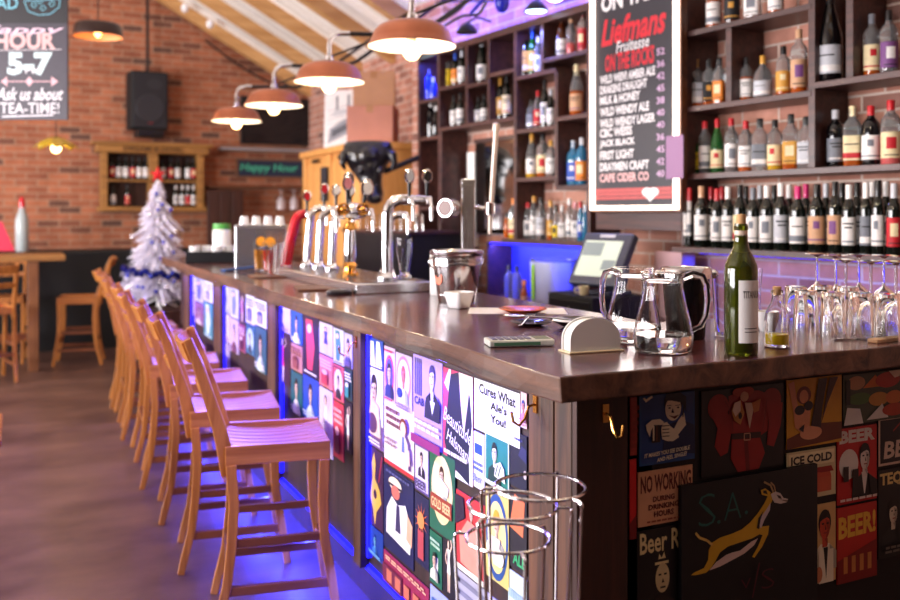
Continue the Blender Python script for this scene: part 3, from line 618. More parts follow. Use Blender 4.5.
poster('E',842,905,375,426,(64,74,56),'colourful poster crowded with snacks and mugs, top right of the bar end',d,GE)
def d(A):
    A.rect(.04,.68,.96,.96,(240,224,180)); A.text('ICE COLD',.08,.73,.92,.91,(28,22,20),.04,0,.0); A.ell(.7,.4,.2,.2,(200,80,50)); A.rect(.55,.1,.9,.4,(200,90,56)); A.poly([(.45,.55),(.6,.62),(.9,.62),(.95,.5),(.7,.5)],(150,30,24)); A.rect(.04,.04,.45,.6,(150,30,24))
poster('E',785.5,835,453,503,(214,196,150),'cream poster headed ICE COLD, half behind the blackboard',d,GE)
def d(A):
    A.text('BEER',.05,.80,.95,.97,(220,210,200),.05); A.ell(.28,.52,.24,.2,(224,214,206)); A.bust(.68,.58,.16,(224,206,196),(30,18,18),(24,18,18),(224,214,206)); A.rect(.35,.2,.5,.45,(30,18,18)); A.rect(.12,.3,.25,.5,(40,20,20)); A.script(.04,.03,.96,.09,(224,200,190),5,1)
poster('E',836,876,429,506,(190,28,28),'red poster headed BEER with a laughing couple',d,GE)
def d(A): A.line([(.3,.7),(.5,.9),(.7,.7)],.004,(150,40,30)); A.text('BEER',.1,.14,1.0,.5,(206,180,160),.03,.1); A.rect(.7,.02,.85,.12,(214,140,50))
poster('E',877,925,418,467,(20,18,26),'black poster with slanted BEER lettering at the right edge',d,GE,border=(200,170,150))
def d(A): A.text('TEQUILA',.03,.80,1.0,.96,(220,190,120),.04); A.bust(.3,.5,.12,(214,196,170),(30,24,20),(30,30,30)); A.bust(.72,.55,.12,(214,196,170),(30,24,20),(60,50,40)); A.script(.1,.05,.9,.15,(110,100,90),2,2)
poster('E',877,925,470,560,(18,16,16),'black poster headed TEQU with two laughing faces',d,GE)
def d(A): A.bust(.5,.72,.17,(196,70,44),(24,14,12),(236,220,190),None,(24,14,12)); A.rect(.2,.0,.85,.42,(236,222,196)); A.poly([(.4,.45),(.6,.45),(.52,.05)],(24,14,12)); A.ell(.2,.12,.15,.1,(196,120,80))
poster('E',812,835,505,585,(214,170,110),'poster of a red-faced man in a white jacket beside the blackboard',d,GE)
def d(A): A.text('BEER!',.03,.58,.97,.88,(232,176,60),.04,0,.02); A.poly([(0,.0),(1,.0),(1,.5),(0,.3)],(130,24,20)); [A.rect(.15+.2*k,.12,.25+.2*k,.34,(196,120,60)) for k in range(4)]
poster('E',836,876,508,585,(186,36,28),'red poster with large yellow BEER! lettering',d,GE)
# blackboard hung over the posters
o,w,h,rz=slot('E',676,812,484,640)
A=Art(w,h,(16,15,18),t=.012)
o0=o.copy()
def p(a,b_):   # crop coordinates of the drawing -> sheet units
    q=onY(620+a/5,480+b_/5,YP-.02); return ((q.x-o0.x)/w,(q.z-o0.z)/h)
P_=lambda L,c:A.poly([p(*q) for q in L],c)
Y=(206,158,38); G_=(30,92,84)
a=p(395,240); b_=p(480,62); A.text('S',a[0],a[1],b_[0],b_[1],G_,-.02); a=p(522,205); b_=p(608,55); A.text('A',a[0],a[1],b_[0],b_[1],G_,-.02); A.ell(*p(495,210),.012,.012,G_); A.ell(*p(632,162),.012,.012,G_)
P_([(355,476),(372,462),(420,440),(440,400),(444,350),(462,312),(500,288),(560,268),(610,246),(650,212),(690,165),(722,115),(740,78),(765,60),(790,62),(765,95),(748,128),(712,178),(690,225),(715,262),(660,292),(600,312),(540,332),(500,362),(480,400),(455,440),(430,464),(380,476)],Y)
P_([(690,235),(745,228),(740,270),(712,330),(672,388),(660,384),(690,330),(712,275),(690,270)],Y)
P_([(445,452),(500,385),(560,362),(600,352),(655,308),(690,290),(670,325),(620,368),(560,400),(500,432)],(214,186,176))
P_([(480,410),(505,372),(560,345),(620,322),(655,296),(640,318),(600,340),(545,362)],(16,15,18))
P_([(690,225),(706,182),(735,140),(752,112),(748,150),(720,200),(704,240)],(200,180,180)); P_([(682,240),(690,190),(716,152),(700,200),(694,245)],(16,15,18))
P_([(752,70),(775,56),(800,66),(815,88),(838,94),(832,110),(800,118),(770,112),(760,95)],(206,190,180)); P_([(780,72),(800,78),(806,94),(790,90)],(30,20,20)); P_([(795,96),(836,100),(830,108)],(120,90,70))
P_([(740,82),(705,72),(700,50),(722,40),(750,60)],Y); P_([(735,70),(712,64),(712,52),(728,50)],(16,15,18)); A.line([p(762,58),p(748,24),p(715,8)],.005,(170,136,90)); A.line([p(772,56),p(766,28),p(748,10)],.004,(170,136,90))
A.line([p(372,262),p(392,286),p(430,300),p(456,322)],.006,(206,170,90))
a=p(598,545); b_=p(648,485); A.text('v',a[0],a[1],b_[0],b_[1],(84,20,36),-.02); A.line([p(690,410),p(655,585)],.004,(84,20,36)); a=p(700,545); b_=p(764,432); A.text('S',a[0],a[1],b_[0],b_[1],(84,20,36),-.02)
tag(A.mb.build('blackboard',[pm(c) for c in A.cols],None,loc=o+Vector((0,-.006,0)),rz=rz),'black chalkboard with a leaping yellow springbok drawing and S.A. in chalk','blackboard')
# ================================================================= STOOLS
def make_stool():
    t=thing('bar_stool','x','bar stool',(0,0,0),0,'bar stools in a row along the bar')
    D,Wd,zs=.18,.182,.645
    # dished slatted seat
    m=MB(); n=7
    for k in range(n):
        y0=-Wd+.006+ (2*Wd-.012)*k/n; y1=y0+(2*Wd-.012)/n-.007
        xs=[-D+2*D*i/10 for i in range(11)]
        zt=[zs-.016*(1-((x)/D)**2)**1 for x in xs]
        vs=[];fs=[]
        for x,z in zip(xs,zt): vs+= [(x,y0,z),(x,y1,z),(x,y1,z-.014),(x,y0,z-.014)]
        for i in range(10):
            for q in range(4):
                a=i*4+q;b_=i*4+(q+1)%4; fs.append((a,b_,b_+4,a+4))
        fs+= [(3,2,1,0),(40,41,42,43)]; m.add(vs,fs)
    m.build('seat',M_stool2,t,bevel=.002)
    m=MB(); 
    m.box(-D,D,-Wd-.008,-Wd+.012,zs-.062,zs+.004); m.box(-D,D,Wd-.012,Wd+.008,zs-.062,zs+.004); m.box(D-.02,D,-Wd,Wd,zs-.062,zs-.004); m.box(-D,-D+.02,-Wd,Wd,zs-.062,zs-.004)
    m.build('seat_frame',M_stool2,t,bevel=.003)
    for s in (-1,1):
        y=s*(Wd-.012)
        pts=[(-D+.012,y,zs-.10),(-D+.0,y,zs-.02),(-D-.02,y,zs+.07),(-D-.055,y,zs+.18),(-D-.088,y,zs+.285),(-D-.125,y,zs+.375)]
        MB().bar(pts,.026,[.05,.052,.046,.040,.036,.03],(0,1,0)).build('back_post',M_stool,t,bevel=.004)
        # rear leg: starts beside the post and sweeps back at the foot
        y2=s*(Wd+.002)
        pts=[(-D+.02,y2,zs-.06),(-D+.03,y2,zs-.2),(-D+.022,y2,zs-.34),(-D+.006,y2,zs-.48),(-D-.02,y2,zs-.58),(-D-.035,y2,0.0)]
        MB().bar(pts,.028,[.036,.036,.034,.032,.03,.028],(0,1,0)).build('leg',M_stool,t,bevel=.003)
        pts=[(D-.02,y2,zs-.06),(D-.025,y2,zs-.2),(D-.02,y2,zs-.34),(D+.005,y2,zs-.48),(D+.02,y2,zs-.58),(D+.03,y2,0.0)]
        MB().bar(pts,.028,[.036,.036,.034,.032,.03,.028],(0,1,0)).build('leg',M_stool,t,bevel=.003)
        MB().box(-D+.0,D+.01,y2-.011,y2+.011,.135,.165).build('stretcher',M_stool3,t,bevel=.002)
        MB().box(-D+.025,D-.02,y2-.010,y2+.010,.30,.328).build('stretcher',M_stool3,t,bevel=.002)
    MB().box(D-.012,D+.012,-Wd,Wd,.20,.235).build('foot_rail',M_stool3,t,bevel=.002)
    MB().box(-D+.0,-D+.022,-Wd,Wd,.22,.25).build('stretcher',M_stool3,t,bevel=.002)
    # curved back rails
    for z,hh,x in ((.33,.075,-.125),(.19,.045,-.062)):
        pts=[(-D+x+.0-.028*(1-(k/5-1)**2),(k/5-1)*(Wd-.012),zs+z) for k in range(11)]
        MB().bar(pts,hh,.014,(-.38,0,.92)).build('back_rail',M_stool,t,bevel=.002)
    return t
ys=[3.10,3.71,4.35,4.95,5.52,6.08,6.62,7.12]
labs=['wooden bar stool nearest the camera, seat fully in view','second wooden bar stool, tucked just behind the nearest one','third wooden bar stool from the camera along the bar','fourth wooden bar stool from the camera, seat lit violet','fifth wooden bar stool, by the second brown post of the bar','sixth wooden bar stool, only a corner of its seat showing','wooden bar stool next to the farthest of the row','farthest wooden bar stool, near the white Christmas tree']
st=make_stool()
for i,y in enumerate(ys):
    rz=math.radians([-11,-9,-7,-8,-3,-6,-2,-4][i])
    x=.86+[0,-.02,-.01,-.02,.0,-.01,.01,.015][i]
    if i==0: st.location=(x,y+.16,0); st.rotation_euler=(0,0,rz); st['label']=labs[0]
    else: dup(st,(x,y+.16,0),rz,labs[i])

# ================================================================= BOTTLES
PROF={
 'wine':[(.0365,0),(.0375,.004),(.0375,.185),(.036,.2),(.030,.215),(.020,.230),(.0155,.245),(.0145,.262),(.0145,.29)],
 'burg':[(.038,0),(.040,.004),(.040,.15),(.038,.17),(.030,.205),(.020,.235),(.0155,.255),(.0145,.29)],
 'spirit':[(.036,0),(.038,.005),(.038,.165),(.036,.185),(.026,.2),(.016,.212),(.0145,.225),(.0145,.25)],
 'tall':[(.033,0),(.035,.005),(.037,.16),(.0375,.2),(.034,.22),(.020,.235),(.0150,.25),(.0145,.29)],
 'square':[(.034,0),(.036,.005),(.036,.15),(.034,.165),(.018,.185),(.0145,.195),(.0145,.225)],
 'beer':[(.030,0),(.0315,.004),(.0315,.13),(.029,.15),(.018,.185),(.0135,.2),(.013,.235)],
 'champ':[(.050,0),(.055,.006),(.056,.19),(.052,.22),(.036,.28),(.023,.33),(.0195,.36),(.0195,.41)],
 'decanter':[(.045,0),(.048,.005),(.048,.11),(.040,.135),(.020,.16),(.0145,.175),(.0145,.20)],
}
GL={'bluelit':mat('blue_lit_glass',(30,60,230),.08,coat=.5),'dark':mat('dark_green_glass',(14,20,16),.07,coat=.6),'green':mat('green_glass',(20,110,40),.05,trans=.55,coat=.5),'black':mat('black_glass',(8,8,12),.06,coat=.6),
 'clear':M_glassb,'amber':mat('amber_spirit',(196,92,24),.04,trans=.45,coat=.5,ior=1.36),'brown':mat('brown_glass',(70,28,10),.06,coat=.5),
 'blue':mat('blue_glass',(60,150,200),.04,trans=.6,coat=.5),'frost':mat('frosted_glass',(206,216,228),.3,trans=.4),'yellow':mat('yellow_spirit',(230,180,40),.05,trans=.4,coat=.4),'pink':mat('pink_spirit',(230,110,110),.05,trans=.4)}
COL={'white':(238,234,232),'cream':(232,214,170),'red':(190,24,38),'black':(20,18,22),'gold':(206,150,60),'yellow':(240,206,30),'orange':(226,130,40),'tan':(206,160,124),'blue':(40,80,180),'green':(40,110,60),'silver':(196,198,206),'magenta':(206,30,110),'grey':(120,124,134),'violet':(120,70,130),'pink':(220,140,150)}
_bp={}
def bottle(kind,glass,lab,cap,loc,label,group,rz=0,h=None,rk=1.0):
    rk=min(1.0,math.floor(rk*20)/20); key=(kind,glass,lab,cap,h,rk)
    if key in _bp:
        r=dup(_bp[key],loc,rz,label); r['group']=group; return r
    pr=PROF[kind]; H0=pr[-1][1]; k=(h/ (H0+.012)) if h else 1.0
    t=thing('bottle',label,'bottle',loc,rz,group)
    sq=5 if kind=='square' else None
    pr2=[(max(.012 if z>H0*.8 else 0,r*(k if k<1 else min(k,1.08))*rk),z*k) for r,z in pr]
    mts=[GL[glass]]
    if glass in ('amber','yellow','pink') and kind!='beer':
        fill=random.uniform(.3,.62)*H0*k; i0=[i for i,(r,z) in enumerate(pr2) if z<fill][-1]; a_,b_=pr2[i0],pr2[i0+1]; tt_=(fill-a_[1])/(b_[1]-a_[1]); rr_=a_[0]+(b_[0]-a_[0])*tt_
        low=pr2[:i0+1]+[(rr_,fill)]; up=[(rr_,fill+.0005)]+pr2[i0+1:]
        MB().lathe(low,20,sq=sq).lathe(up,20,m=1,sq=sq).build('bottle_glass',[GL[glass],M_glassb],t,smooth=True)
    else: MB().lathe(pr2,20,sq=sq).build('bottle_glass',mts,t,smooth=True)
    rb=max(r for r,z in pr2); body=[z for r,z in pr2 if r>rb*.97][-1]
    if lab:
        m=MB(); wn=kind in('wine','burg','champ'); z0,z1=(body*.2,body*.86) if wn else (body*.16,body*.80)
        q=mat('paper_'+lab,COL[lab],.6,var=.15,vscale=60); c2={'white':'grey','black':'gold','cream':'red','red':'cream','yellow':'black','tan':'violet','gold':'cream','orange':'cream'}.get(lab,'white')
        mats=[q,mat('paper_'+c2,COL[c2],.6,var=.15,vscale=60),mat('paper_black',COL['black'],.6)]
        half=1.25 if wn else 1.35
        def arc(z0,z1,off,m_,hf,c0=0):
            vs=[];fs=[];n=14
            for i in range(n+1):
                a=-PI/2+c0-hf+2*hf*i/n; ca,sa=math.cos(a),math.sin(a); qq=1/((abs(ca)**sq+abs(sa)**sq)**(1/sq)) if sq else 1
                vs+=[((rb+off)*qq*ca,(rb+off)*qq*sa,z0),((rb+off)*qq*ca,(rb+off)*qq*sa,z1)]
            for i in range(n): fs.append((2*i,2*i+2,2*i+3,2*i+1))
            m.add(vs,fs,m_)
        H_=z1-z0; arc(z0,z1,.0007,0,half); v_=(len(_bp)*7)%4
        if v_==0: arc(z0+H_*.12,z0+H_*.18,.001,1,half); arc(z0+H_*.55,z0+H_*.82,.001,1,.35)
        elif v_==1: arc(z0+H_*.08,z0+H_*.30,.001,1,half); arc(z0+H_*.62,z0+H_*.67,.001,2,.7)
        elif v_==2: arc(z0+H_*.74,z0+H_*.80,.001,2,.8); arc(z0+H_*.60,z0+H_*.66,.001,2,.55); arc(z0+H_*.1,z0+H_*.16,.001,1,.9)
        else: arc(z0+H_*.35,z0+H_*.8,.001,1,.5); arc(z0+H_*.1,z0+H_*.14,.001,2,.8)
        m.build('bottle_label',mats,t,smooth=True)
    if cap:
        rn=pr2[-1][0]+.0012; zt=pr2[-1][1]; cl=.055*k if kind in('wine','burg') else (.10*k if kind=='champ' else .03*k)
        MB().lathe([(rn,zt-cl),(rn,zt+.008),(rn*.9,zt+.012),(0.0001,zt+.012)],16).build('bottle_cap',mat('cap_'+cap,COL[cap],.35,coat=.3),t,smooth=True)
    _bp[key]=t; return t

# ================================================================= SHELVES
# depth of the shelf boards behind their front edges
DEP=.235
def zb_(u,v): return onW(u,v)[1]
ZA=onW(745,249)[1]; Z1=onW(745,171)[1]; Z2=onW(745,99)[1]; Z3=onW(745,18)[1]
XR=1.15
sh=thing('wall_shelf','dark wooden wall shelving with uneven boxes, right of the lit menu board','shelf',WO,WA,None)
T=.028
def brd(x0,x1,z,t=T,p=None,y0=0,name='shelf_board',dep=DEP): MB().box(x0,x1,y0,dep,z-t,z).build(name,M_shelf,p or sh,bevel=.002)
def upr(x,z0,z1,w=.03,p=None,name='upright',y0=.003): MB().box(x-w/2,x+w/2,y0,DEP-.001,z0,z1-.0005).build(name,M_shelf,p or sh,bevel=.002)
xl=onW(683,120)[0]; x729=onW(728,60)[0]; x811=onW(811,50)[0]; x849=onW(849,40)[0]
brd(xl,XR,Z1); brd(xl,x811,Z2); brd(xl,x811,Z3); ZC=onW(830,80)[1]; brd(x811+.0,XR,ZC)
ZT2=3.0
brd(xl-.02,XR,ZA,T,None,-.06); 
upr(xl,ZA,ZT2-.1,.035); upr(x729,Z2,Z3-T,.035); upr(x811,Z1,ZT2-.1,.035); upr(x849,ZC,ZT2-.1,.035); brd(xl,XR,ZT2-.07)
upr(XR-.02,ZA,ZT2-.1,.035)
# left block
sl=thing('wall_shelf','dark wooden box shelving left of the lit menu board, stepping along the wall','shelf',WO,WA,None)
X=lambda u: onW(u,100)[0]
x417,x437,x466,x487,x514,x541,x555,x588=[X(u) for u in (418,438,466,488,514.5,541.5,555.5,588)]
ztop=onW(514,25)[1]
brd(x417-.015,x588+.015,ztop,.045,sl)
zA1=onW(418,101)[1]; zA2=onW(418,138)[1]; zB1=onW(438,88)[1]; zM=onW(476,122)[1]; zC1=onW(476,82.5)[1]; zD1=onW(500,71)[1]
zE1=onW(530,73.5)[1]; zF1=onW(560,55)[1]; zE2=onW(530,128)[1]; zE3=onW(530,177)[1]; zG1=onW(570,115)[1]; zG2=onW(570,185)[1]; zH=onW(540,240)[1]
for a,b_,z in ((x417,x437,zA1),(x417,x437,zA2),(x437,x466,zB1),(x437,x514,zM),(x466,x487,zC1),(x487,x514,zD1),(x514,x555,zE1),(x541,x588,zF1),(x514,x555,zE2),(x514,x555,zE3),(x555,x588,zG1),(x555,x588,zG2),(x514-.15,x588,zH)): brd(a,b_,z,T,sl)
for x,a,b_ in ((x417,zA2-T,ztop-.045),(x437,zM-T-.0,ztop-.045),(x466,zM,ztop-.045),(x487,zM,ztop-.045),(x514,zH,ztop-.045),(x541,zE1,ztop-.045),(x555,zG2-.0,zE1-T),(x588,zH,ztop-.045)): upr(x,a,b_,.03,sl)
# lower left frame with brick behind
upr(x417+.01,1.25,zA2-T,.035,sl); upr(x437+.02,.9,zM-T,.05,sl); brd(x417,x437,1.5,T,sl)

BASEZ={}
def row(seq,zboard,group,where,y=.09,start=1):
    n=len(seq); xs=[onW(q[0],150,y)[0] for q in seq]
    for i,(u,kind,glass,lab,cap,desc) in enumerate(seq):
        x=xs[i]; hh=None
        if isinstance(kind,tuple): kind,hh=kind
        gap=min([abs(x-q) for k,q in enumerate(xs) if k!=i] or [1])
        pl='only' if n==1 else ('leftmost' if i==0 else ('rightmost' if i==n-1 else ORD[i]+' from left'))
        bottle(kind,glass,lab,cap,tuple(wpt(x,y,zboard)),('%s, %s %s'%(desc,pl,where)) if n>1 else '%s %s'%(desc,where),group,rz=random.uniform(-.3,.3)-.95,h=hh,rk=gap*.90/2/max(r for r,z in PROF[kind])/min(1,(hh or .28)/PROF[kind][-1][1])/(1.08 if kind=='square' else 1))
G1='bottles on the left box shelves'
row([(422.5,('square',.2),'bluelit',None,'silver','blue-lit glass vessel'),(428,('spirit',.26),'bluelit',None,'silver','tall blue-lit glass vessel'),(433.5,('decanter',.18),'bluelit',None,'silver','round blue-lit glass vessel')],zA1,G1,'in the upper far-left box')  # blue light of this box is put into the vessels' glass colour
row([(425.5,'wine','black',None,'white','slim dark bottle with white neck'),(431,'wine','black',None,'white','slim dark bottle with white neck'),(436,'beer','black',None,'white','small dark bottle')][:3],zA2,G1,'in the lower far-left box')
row([(448,('tall',.27),'yellow','yellow','yellow','bottle with a bright yellow label'),(455.3,('wine',.25),'dark','orange','blue','dark bottle with orange label'),(462,('wine',.26),'dark','white','silver','dark bottle with pale label')],zB1,G1,'in the second upper box')
row([(446.6,('wine',.28),'dark','white','black','white-labelled wine bottle'),(454,('wine',.24),'dark','white','black','white-labelled wine bottle'),(460.5,('wine',.25),'dark','white','black','white-labelled wine bottle')],zM,G1,'in the second lower box')
row([(473,('burg',.33),'dark','cream','black','large-labelled dark magnum'),(482.3,('burg',.32),'dark','white','silver','dark bottle with tall white label')],zC1,G1,'in the third upper box')
row([(472.5,('spirit',.19),'dark','white','black','squat white-labelled bottle'),(478.5,('spirit',.19),'dark','white','black','squat white-labelled bottle'),(484.3,('spirit',.2),'dark','white','black','squat white-labelled bottle')],zM,G1,'in the third lower box')
row([(495,('beer',.2),'brown','orange','black','small brown bottle'),(500.5,('wine',.3),'dark','gold','gold','dark bottle with gold label'),(507,('wine',.31),'dark','cream','black','dark bottle with cream label')],zM,G1,'in the fourth lower box')
row([(525,('wine',.33),'dark','gold','magenta','dark bottle with magenta capsule'),(532.5,('wine',.31),'green','gold','blue','green bottle with blue capsule'),(538.5,('spirit',.25),'clear','white','silver','clear bottle with white label')],zE1,G1,'in the box under the glowing spotlight')
row([(524,('spirit',.22),'clear','white','black','clear bottle with white label'),(531.5,('square',.2),'clear','grey','black','square clear bottle'),(538,('spirit',.25),'clear','red','red','bottle with red label'),(545,('wine',.31),'dark','white','black','dark bottle with white label'),(551,('spirit',.24),'dark','white','silver','dark bottle')],zE2,G1,'on the middle box shelf')
row([(524,('spirit',.24),'amber','cream','black','amber bottle'),(532,('burg',.29),'yellow','white','gold','golden round-shouldered bottle with pale label'),(543,('spirit',.28),'amber','cream','black','amber bottle with cream label'),(551,('spirit',.23),'clear','white','gold','clear bottle')],zE3,G1,'on the lower middle box shelf')
row([(561.7,('beer',.28),'brown','white','black','brown beer bottle with white label'),(571,('tall',.24),'pink',None,'tan','slim pale pink bottle'),(583,('tall',.26),'pink','red','red','slim red bottle')],zF1,G1,'in the top box beside the lit board')
row([(576.7,('burg',.32),'amber','tan','cream','amber bottle with tan label')],zG1,G1,'alone in the box left of the lit board')
row([(563.5,('tall',.36),'frost',None,'silver','tall frosted vodka bottle'),(573.5,('square',.28),'blue','blue','silver','light blue bottle'),(582,('spirit',.29),'blue','orange','silver','pale blue bottle with orange label')],zG2,G1,'in the box left of the lit board')
G2='bottles on the low shelf under the left boxes'
row([(507,('beer',.17),'amber',None,'brown' if False else 'black','small amber bottle'),(514,('spirit',.27),'yellow','cream','orange','golden bottle with cream label'),(521,('spirit',.27),'dark','cream','gold','dark bottle with cream label'),(528,('spirit',.24),'clear','white','red','clear bottle with white label'),(534,('tall',.28),'clear','white','gold','tall clear bottle'),(541,('tall',.27),'clear','silver','black','clear bottle with silver label'),(550.5,('spirit',.25),'amber','gold','gold','amber bottle with gold label'),(556,('beer',.22),'clear','yellow','black','small clear bottle'),(562,('square',.22),'clear','white','white','square clear bottle'),(569.5,('tall',.26),'clear','white','white','clear bottle with pale label'),(575,('square',.24),'clear','white','pink','square clear bottle with white label'),(580.5,('spirit',.24),'blue','blue','red','light blue bottle'),(585.5,('square',.22),'blue',None,'silver','square light blue bottle')],zH,G2,'above the blue niche')
G3='spirits on the right-hand shelves'
row([(714,('spirit',.27),'amber','white','black','bottle with white label'),(732,('spirit',.26),'brown','black','black','brown bottle'),(753,('square',.25),'clear','white','black','clear bottle with white label'),(776,('spirit',.25),'amber','white','black','amber bottle')],Z3,G3,'on the top right shelf')
row([(696,('square',.255),'amber','silver','gold','square whisky bottle with slanting label'),(709,('square',.245),'amber','black','black','square whisky bottle with dark label'),(719.5,('square',.24),'amber','orange','black','square whisky bottle with orange label')],Z2,G3,'in the box by the lit board')
row([(746.5,('spirit',.215),'amber','white','black','whisky bottle with white label'),(763,('decanter',.21),'clear','silver','gold','round clear bottle with blue detail'),(783.5,('spirit',.235),'amber','gold','black','whisky bottle with orange band'),(799,('tall',.30),'amber','tan','tan','tall slim amber bottle')],Z2,G3,'in the wide right-hand box')
row([(694,('burg',.27),'green','yellow','red','green whisky bottle with yellow label'),(705,('tall',.27),'clear','white','red','clear bottle with white label'),(717.5,('burg',.275),'green','cream','red','green bottle with cream label'),(731.5,('tall',.27),'clear','white','red','clear bottle with narrow label'),(746,('spirit',.25),'amber','white','red','amber bottle with white label'),(760,('square',.255),'clear','grey','black','square clear bottle with dark band'),(775,('spirit',.24),'yellow','cream','black','pale golden bottle'),(791,('square',.26),'amber','gold','black','broad whisky bottle with gold label'),(806,('square',.24),'clear','silver','black','square clear bottle')],Z1,G3,'on the shelf above the wine row')
row([(830,'champ','black','silver','black','very large dark champagne bottle')],ZC,G3,'standing in the tall narrow box')
row([(872,('spirit',.27),'amber','cream','grey','bottle with large cream label'),(889,('spirit',.27),'clear','violet','black','bottle with violet label')],ZC,G3,'in the top right box')
row([(835.5,('spirit',.255),'black','grey','silver','dark bottle with silver label'),(853,('square',.265),'amber','cream','cream','whisky bottle with cream label'),(871,('spirit',.255),'black','white','red','dark bottle with round white label'),(891,('spirit',.27),'pink','cream','red','rosy bottle with cream label')],Z1,G3,'far right above the wine row')
G4='wine bottles in the long wine row'
wr_=[(686,'white','white'),(689.5,'white','red'),(701.5,'white','tan'),(717,'white','red'),(728,'white','white'),(740,'cream','black'),(753,'white','grey'),(767,'white','white'),(781,'silver','white'),(798,'white','magenta'),(817,'tan','black'),(835,'tan','black'),(849,'white','white'),(866,'grey','white'),(878,'white','black'),(894,'red','silver')]
row([(u,('wine',.3+.008*((i*7)%3-1)),'dark',l,c,'%s-labelled wine bottle, %s capsule'%(l if l!='tan' else 'brown',c)) for i,(u,l,c) in enumerate(wr_)],ZA,G4,'in the front wine row',y=-.0)
bk=[(695,'black'),(711,'red'),(722,'red'),(746,'black'),(760,'silver'),(774,'black'),(789,'white'),(806,'magenta'),(826,'silver'),(842,'black'),(857,'black'),(872,'white'),(886,'white')]
for i,(u,c) in enumerate(bk):
    x,_=onW(u,150,.11); bottle('wine','dark','white',c,tuple(wpt(x,.11,ZA)),'half-hidden wine bottle, %s capsule, %s from left in the back wine row'%(c,ORD[i]),G4,rz=-.95,h=.305,rk=.78)
# ================================================================= LIT MENU BOARD
xb0,xb1=onW(591.5,100,-.05)[0],onW(681,100,-.05)[0]; zb0=onW(636,212,-.05)[1]; ztp=2.86
sg=thing('menu_board','tall lit menu board with red script heading and chalked beer list','menu board',wpt(xb0,-.05,zb0),WA)
Wb,Hb=xb1-xb0,ztp-zb0
MB().box(0,Wb,.0,.045,0,Hb).build('board_frame',M_brown,sg,bevel=.003)
m=MB(); e=.022
m.box(.012,.012+e,-.022,0,.012,Hb-.012).box(Wb-.012-e,Wb-.012,-.022,0,.012,Hb-.012).box(.012+e,Wb-.012-e,-.022,0,.012,.012+e).box(.012+e,Wb-.012-e,-.022,0,Hb-.012-e,Hb-.012)
m.build('light_border',M_sign,sg)
A=Art(Wb-.024-2*e-.004,Hb-.024-2*e-.004,(38,36,46),t=.004)
ox,oz=.014+e,.014+e
def nu(u,v):
    x,z=onW(u,v,-.05); return (x-xb0-ox)/A.w,(z-zb0-oz)/A.h
def tx(s_,u0,v0,u1,v1,col,bold=.02,shear=0,rise=0):
    a=nu(u0,v0); b_=nu(u1,v1); c_=nu((u0+u1)/2,v0)[1]; d_=nu((u0+u1)/2,v1)[1]
    A.text(s_,max(a[0],.01),d_,min(b_[0],.985),c_,col,bold,shear,rise)
Wt=(240,238,240); Rd=(214,30,50)
tx('ON TAP',602,-12,655,6,Wt,.03); tx('Liefmans',602,12,667,40,Rd,.03,.3); tx('Fruitesse',617,38,650,50,Wt,.01,.2); tx('ON THE ROCKS',606,50,655,68,Rd,.03,.1)
lst=['WILD WEIVI AMBER ALE','DRAKENS DRAUGHT','MILK & HONEY','WILD WENDY ALE','WILD WENDY LAGER','CBC WEISS','JACK BLACK','FIRST LIGHT','DRAYMEN CRAFT','CAPE CIDER CO']
wds=[656,648,641,650,656,633,636,635,650,650]
for i,(s_,w_) in enumerate(zip(lst,wds)):
    v=71+11.3*i; tx(s_,601,v,w_,v+8.8,(240,236,240) if i<9 else (240,190,190),.03)
for i,s_ in enumerate(['52','36','42','45','38','40','40','36','45','42','40']):
    v=48+12.2*i; tx(s_,658,v,666,v+7,(206,170,206),.02)
for v in (189,193,197): 
    a=nu(601,v); b_=nu(668,v+1.6); A.rect(.02,b_[1],.98,a[1],(190,80,80))
a=nu(652,193); A.ell(a[0]-.04,a[1]+.004,.06,.018,Wt); A.ell(a[0]+.04,a[1]+.004,.06,.018,Wt); A.poly([(a[0]-.095,a[1]),(a[0]+.095,a[1]),(a[0],a[1]-.035)],Wt)
o_=A.mb.build('board_face',[pm(c) for c in A.cols],sg,loc=(ox,-.001,oz))
# wood around the lit board
m=MB(); m.box(xb0-.02,xb1-.05,.0,.03,zb0-.10,zb0-.002); tag(m.build('wooden_rail',M_shelf,None,loc=WO,rz=WA,bevel=.002),'dark wooden rail right under the lit menu board','rail')
x_,z_=onW(675,157,-.08); m=MB().box(-.06,.06,-.004,0,-.11,.11); 
cd=m.build('card',mat('card_violet',(150,110,150),.5),None,loc=wpt(x_,-.08,z_),rz=WA); tag(cd,'small violet card stuck to the right edge of the lit board','card')
l=area('sign_glow',wpt((xb0+xb1)/2,-.12,(zb0+ztp)/2),(-WY.x,-WY.y,0),Wb,Hb,9,(1,.86,.8))

